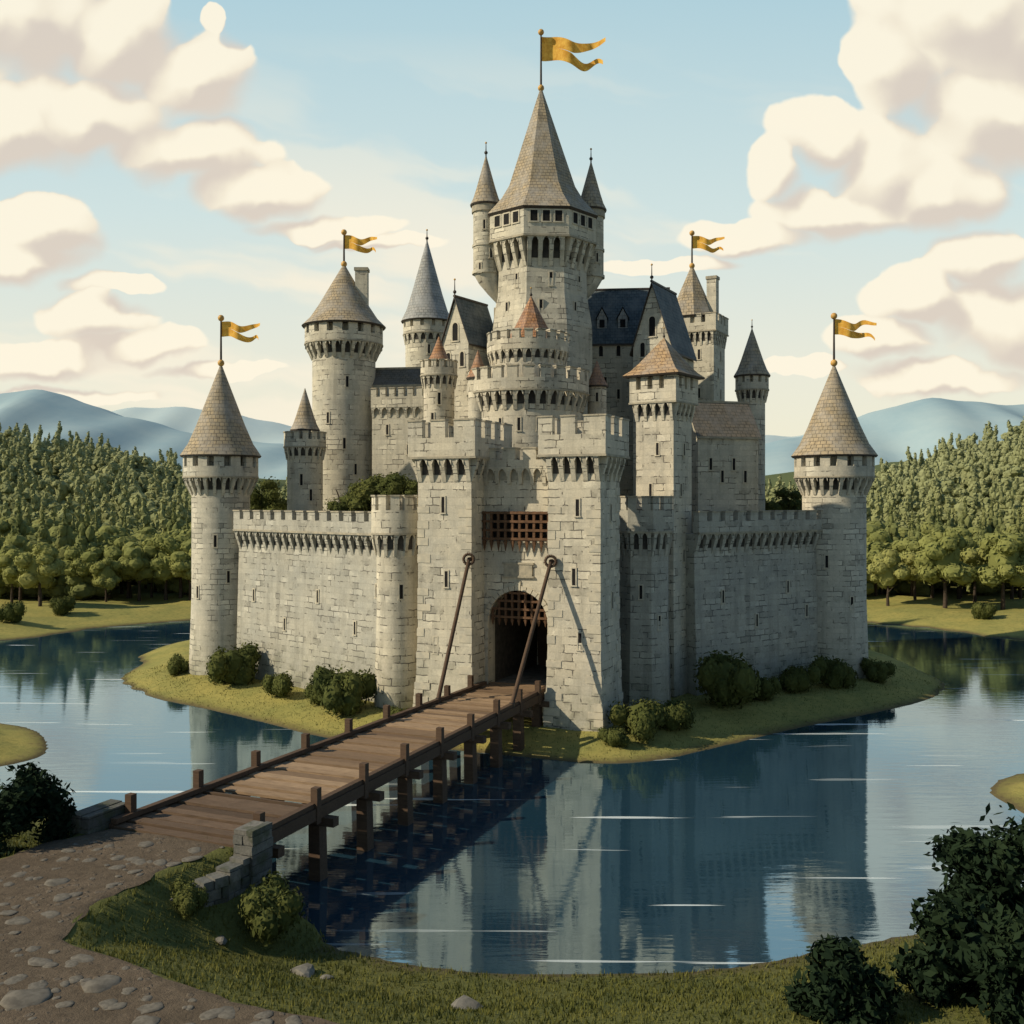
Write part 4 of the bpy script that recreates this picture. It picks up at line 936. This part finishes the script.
fgbush(842,0,31.5,1.8,2.0,16,5,'low dark bush at the bottom, left of the corner bush',.18)
for a in ((268,930,36,'low bush on the bank below the bridge abutment'),(190,908,20,'small bush on the grass beside the wing wall')):
    o=bush(a[0],a[1],a[2],a[3],1.,name='bush')
ROCK=[];PST=[]
for s in range(4):
    v,f=ICO1; rs=np.random.RandomState(s+1); q=v.copy(); 
    for _ in range(7):
        n_=rs.randn(3); n_/=np.linalg.norm(n_); dd=rs.uniform(.55,.85); k=q@n_; q=q-np.maximum(0,k-dd)[:,None]*n_
    q=q*np.array([1.,.8,.5])*(1+.04*rs.randn(len(q),1)); me=bpy.data.meshes.new('rock'); me.from_pydata(q.tolist(),[],f.tolist()); me.materials.append(M['rock']); ROCK.append(me)
    me=bpy.data.meshes.new('path_stone'); me.from_pydata(q.tolist(),[],f.tolist()); me.materials.append(M['pstone']); me.polygons.foreach_set('use_smooth',[True]*len(f)); PST.append(me)
for px_,py_,r_,lab in ((302,968,17,'grey boulder on the grassy bank below the abutment'),(467,1002,19,'grey boulder at the bottom edge of the near bank'),(28,1000,30,'broad flat stone on the path in the bottom left corner'),(103,985,25,'flat stone on the path right of the broad corner stone'),(58,883,15,'grey stone on the path below the left stone pier'),(327,973,8,'pebble right of the boulder below the abutment'),(222,941,9,'small stone on the grass beside the path bend'),(500,966,9,'small stone at the near water edge')):
    x,y,z=onground(px_,py_,3.); r_=r_*y/F; pth=px_<120; o=link(rnd.choice(PST if pth else ROCK),'rock',None,(x,y,z+r_*(.05 if pth else .12)),rnd.random()*6); o.scale=(r_,r_,r_*(.8 if not pth else .4)); tag(o,lab,'rock')
k=0; tries=0
while k<110 and tries<3500:
    tries+=1
    y=rnd.uniform(29.5,46); x=rnd.uniform(-.5*y,-3)
    if float(sd(PAD,np.array([x]),np.array([y]))[0])>.35:
        r_=rnd.uniform(.12,.26) if rnd.random()<.6 else rnd.uniform(.3,.55); o=link(rnd.choice(PST),'path_stone',None,(x,y,3.632),rnd.random()*6); o.scale=(r_,r_,.06+r_*.13); tag(o,'small flat stone set in the brown dirt path','stone','stones set in the dirt path'); k+=1
rs=np.random.RandomState(11)
def blades(N,xr,yr,cond,hh,name,label):
    x=rs.uniform(*xr,N);y=rs.uniform(*yr,N); h=height(x,y); ok=cond(x,y,h); x,y,h=x[ok],y[ok],h[ok]; n=len(x)
    cl=.5+.5*np.sin(x*1.9+np.sin(y*2.3)*2)*np.sin(y*1.6+x*.5); hg=hh*(.35+1.0*cl*rs.rand(n)); a=rs.rand(n)*6.28; w=.035
    dx,dy=np.cos(a)*w,np.sin(a)*w; lx,ly=rs.randn(n)*.35*hg,rs.randn(n)*.35*hg
    V=np.stack([np.stack([x-dx,y-dy,h-.03],-1),np.stack([x+dx,y+dy,h-.03],-1),np.stack([x+lx,y+ly,h+hg],-1)],1).reshape(-1,3)
    me=bpy.data.meshes.new(name); me.from_pydata(V.tolist(),[],np.arange(n*3).reshape(-1,3).tolist()); me.materials.append(M['grassblade'])
    tag(link(me,name),label,'grass',kind='stuff')
blades(90000,(-32,26),(27,56),lambda x,y,h:(h>.12)&(sd(PAD,x,y)<-.05)&(np.abs(x/y)<.56),.24,'grass','short green grass growing over the near bank')
blades(40000,(-45,48),(72,112),lambda x,y,h:(h>.12)&(h<1.4)&(sd(ISL,x,y)>.2),.18,'grass','sunlit grass on the castle island shore')

# ------------------------------------------------------------------ world
w=bpy.data.worlds.new('World'); bpy.context.scene.world=w; w.use_nodes=True; nt=w.node_tree; nt.nodes.clear(); g=NT(nt)
SUN=Vector((-.95,-.25,.68)).normalized(); el=math.asin(SUN.z); az=math.atan2(SUN.x,SUN.y)
tc=g.n('ShaderNodeTexCoord'); D=tc.outputs['Generated']; sp=g.n('ShaderNodeSeparateXYZ'); g.link(D,sp.inputs[0])
yy=g.math('MAXIMUM',g.math('ABSOLUTE',sp.outputs[1]),.12)
u=g.math('DIVIDE',sp.outputs[0],yy); v=g.math('DIVIDE',sp.outputs[2],yy)
skyc=g.ramp(g.mr(v,0.,1.4),[(0.,(.95,.87,.64)),(.09,(.89,.87,.71)),(.2,(.69,.82,.79)),(.37,(.45,.67,.75)),(.65,(.21,.36,.50)),(1.,(.12,.22,.37))])
sk=g.n('ShaderNodeTexSky',sky_type='NISHITA'); sk.sun_disc=False; sk.sun_elevation=el; sk.sun_rotation=az
skn=g.mix(1.,sk.outputs[0],(.11,.11,.11),'MULTIPLY')
base=g.mix(.88,skn,skyc)
back=g.mr(sp.outputs[1],-.35,.1,0.,1.,True)
cheap=g.n('ShaderNodeBackground'); g.link(g.mix(1.,base,g.mix(back,(.45,.51,.60),(1,1,1)),'MULTIPLY'),cheap.inputs[0])
cb=g.n('ShaderNodeCombineXYZ'); g.link(u,cb.inputs[0]); g.link(v,cb.inputs[1]); P0=cb.outputs[0]
_,nc=g.noise(P0,7.,3.,.5,'2D'); _,nc2=g.noise(P0,22.,3.,.55,'2D')
P1=g.vm('ADD',P0,g.scale(g.vm('SUBTRACT',nc,(.5,.5,.5)),.045)); P1=g.vm('ADD',P1,g.scale(g.vm('SUBTRACT',nc2,(.5,.5,.5)),.014))
tilt=g.n('ShaderNodeVectorRotate',rotation_type='Z_AXIS'); g.link(P1,tilt.inputs['Vector']); tilt.inputs['Angle'].default_value=.16
wisp,_=g.noise(g.vm('MULTIPLY',tilt.outputs[0],(1.6,10.,1.)),1.,4.,.55,'2D')
wis=g.math('MULTIPLY',g.mr(wisp,.47,.64,0.,.9,True),g.mr(v,.46,.2))
LB=[(20,10,110,85),(115,35,85,60),(195,85,62,46),(85,115,110,52),(180,155,95,36),(20,130,80,50),(255,190,78,32),(325,226,75,17),(385,243,70,9),(215,25,13,17),
 (45,228,58,34),(10,258,75,28),(110,285,60,12),(92,320,60,30),(130,345,80,20),(25,360,100,22),(220,372,80,8),(60,395,90,10),(-150,150,120,60),(-180,310,140,40)]
RB=[(980,25,120,90),(895,60,46,62),(1000,115,105,65),(815,138,54,40),(775,168,32,32),(880,165,70,55),(940,190,80,50),(840,208,85,32),(750,236,76,20),(668,263,88,10),
 (985,258,58,36),(925,300,56,38),(1000,325,78,52),(885,343,64,26),(940,382,95,20),(800,375,50,8),(1180,200,120,90),(1210,340,120,50)]
fade=g.mr(g.math('ABSOLUTE',u),.68,.84,1.,0.); fade=g.math('MULTIPLY',fade,g.mr(v,.56,.68,1.,0.))
def dens(P,BL_):
    acc=None
    for (a,b,rx,ry) in BL_:
        cu,cv=(a-512)/F,(500-b)/F; rx/=F;ry/=F
        l=g.vm('LENGTH',g.vm('MULTIPLY_ADD',P,(1/rx,1/ry,0),(-cu/rx,-cv/ry,0)))
        acc=l if acc is None else g.math('SMOOTH_MIN',acc,l,.10)
    vo=g.n('ShaderNodeTexVoronoi',feature='SMOOTH_F1',voronoi_dimensions='2D'); g.set(vo.inputs['Vector'],P); vo.inputs['Scale'].default_value=18.; vo.inputs['Smoothness'].default_value=.3
    return g.math('SUBTRACT',g.math('SUBTRACT',1.20,acc),g.math('MULTIPLY',vo.outputs['Distance'],.42))
def cloudbg(BL_):
    d0=dens(P1,BL_); d1=dens(g.vm('ADD',P1,(-.016,.022,0)),BL_)
    lit=g.mr(g.math('SUBTRACT',d0,d1),-.26,.24,0.,1.,True)
    al=g.mr(d0,-.02,g.mr(lit,.3,.8,.42,.10),0.,.93,True)
    ccol=g.ramp(lit,[(0.,(.72,.63,.54)),(.4,(.82,.73,.60)),(.72,(.93,.84,.67)),(1.,(1.0,.92,.74))])
    c=g.mix(wis,base,(.96,.88,.71)); c=g.mix(g.math('MULTIPLY',al,fade),c,ccol)
    b=g.n('ShaderNodeBackground'); g.link(c,b.inputs[0]); return b
bl=cloudbg(LB); brr=cloudbg(RB)
lr=g.math('GREATER_THAN',u,0.); m1=g.n('ShaderNodeMixShader'); g.link(lr,m1.inputs[0]); g.link(bl.outputs[0],m1.inputs[1]); g.link(brr.outputs[0],m1.inputs[2])
front=g.math('MULTIPLY',g.math('GREATER_THAN',sp.outputs[1],.3),g.math('LESS_THAN',g.math('ABSOLUTE',u),.84))
front=g.math('MULTIPLY',front,g.math('MULTIPLY',g.math('LESS_THAN',v,.68),g.math('GREATER_THAN',v,0.)))
m0=g.n('ShaderNodeMixShader'); g.link(front,m0.inputs[0]); g.link(cheap.outputs[0],m0.inputs[1]); g.link(m1.outputs[0],m0.inputs[2])
o=g.n('ShaderNodeOutputWorld'); g.link(m0.outputs[0],o.inputs[0])
try: w.cycles.sampling_method='MANUAL'; w.cycles.sample_map_resolution=256
except Exception as e: print(e)
sl_=bpy.data.lights.new('Sun','SUN'); sl_.energy=5.; sl_.angle=R(.6); sl_.color=(1.,.87,.65)
so=bpy.data.objects.new('sun_lamp',sl_); col.objects.link(so); so.rotation_euler=SUN.to_track_quat('Z','Y').to_euler()
cam=bpy.data.cameras.new('camera'); co=bpy.data.objects.new('camera',cam); col.objects.link(co)
cam.sensor_width=36; cam.lens=36; cam.clip_end=20000; cam.clip_start=.5; cam.shift_y=-12/1024
co.location=(0,0,CH); co.rotation_euler=(R(90),0,0)
sc=bpy.context.scene; sc.camera=co
sc.view_settings.view_transform='Standard'; sc.view_settings.look='None'; sc.view_settings.exposure=0
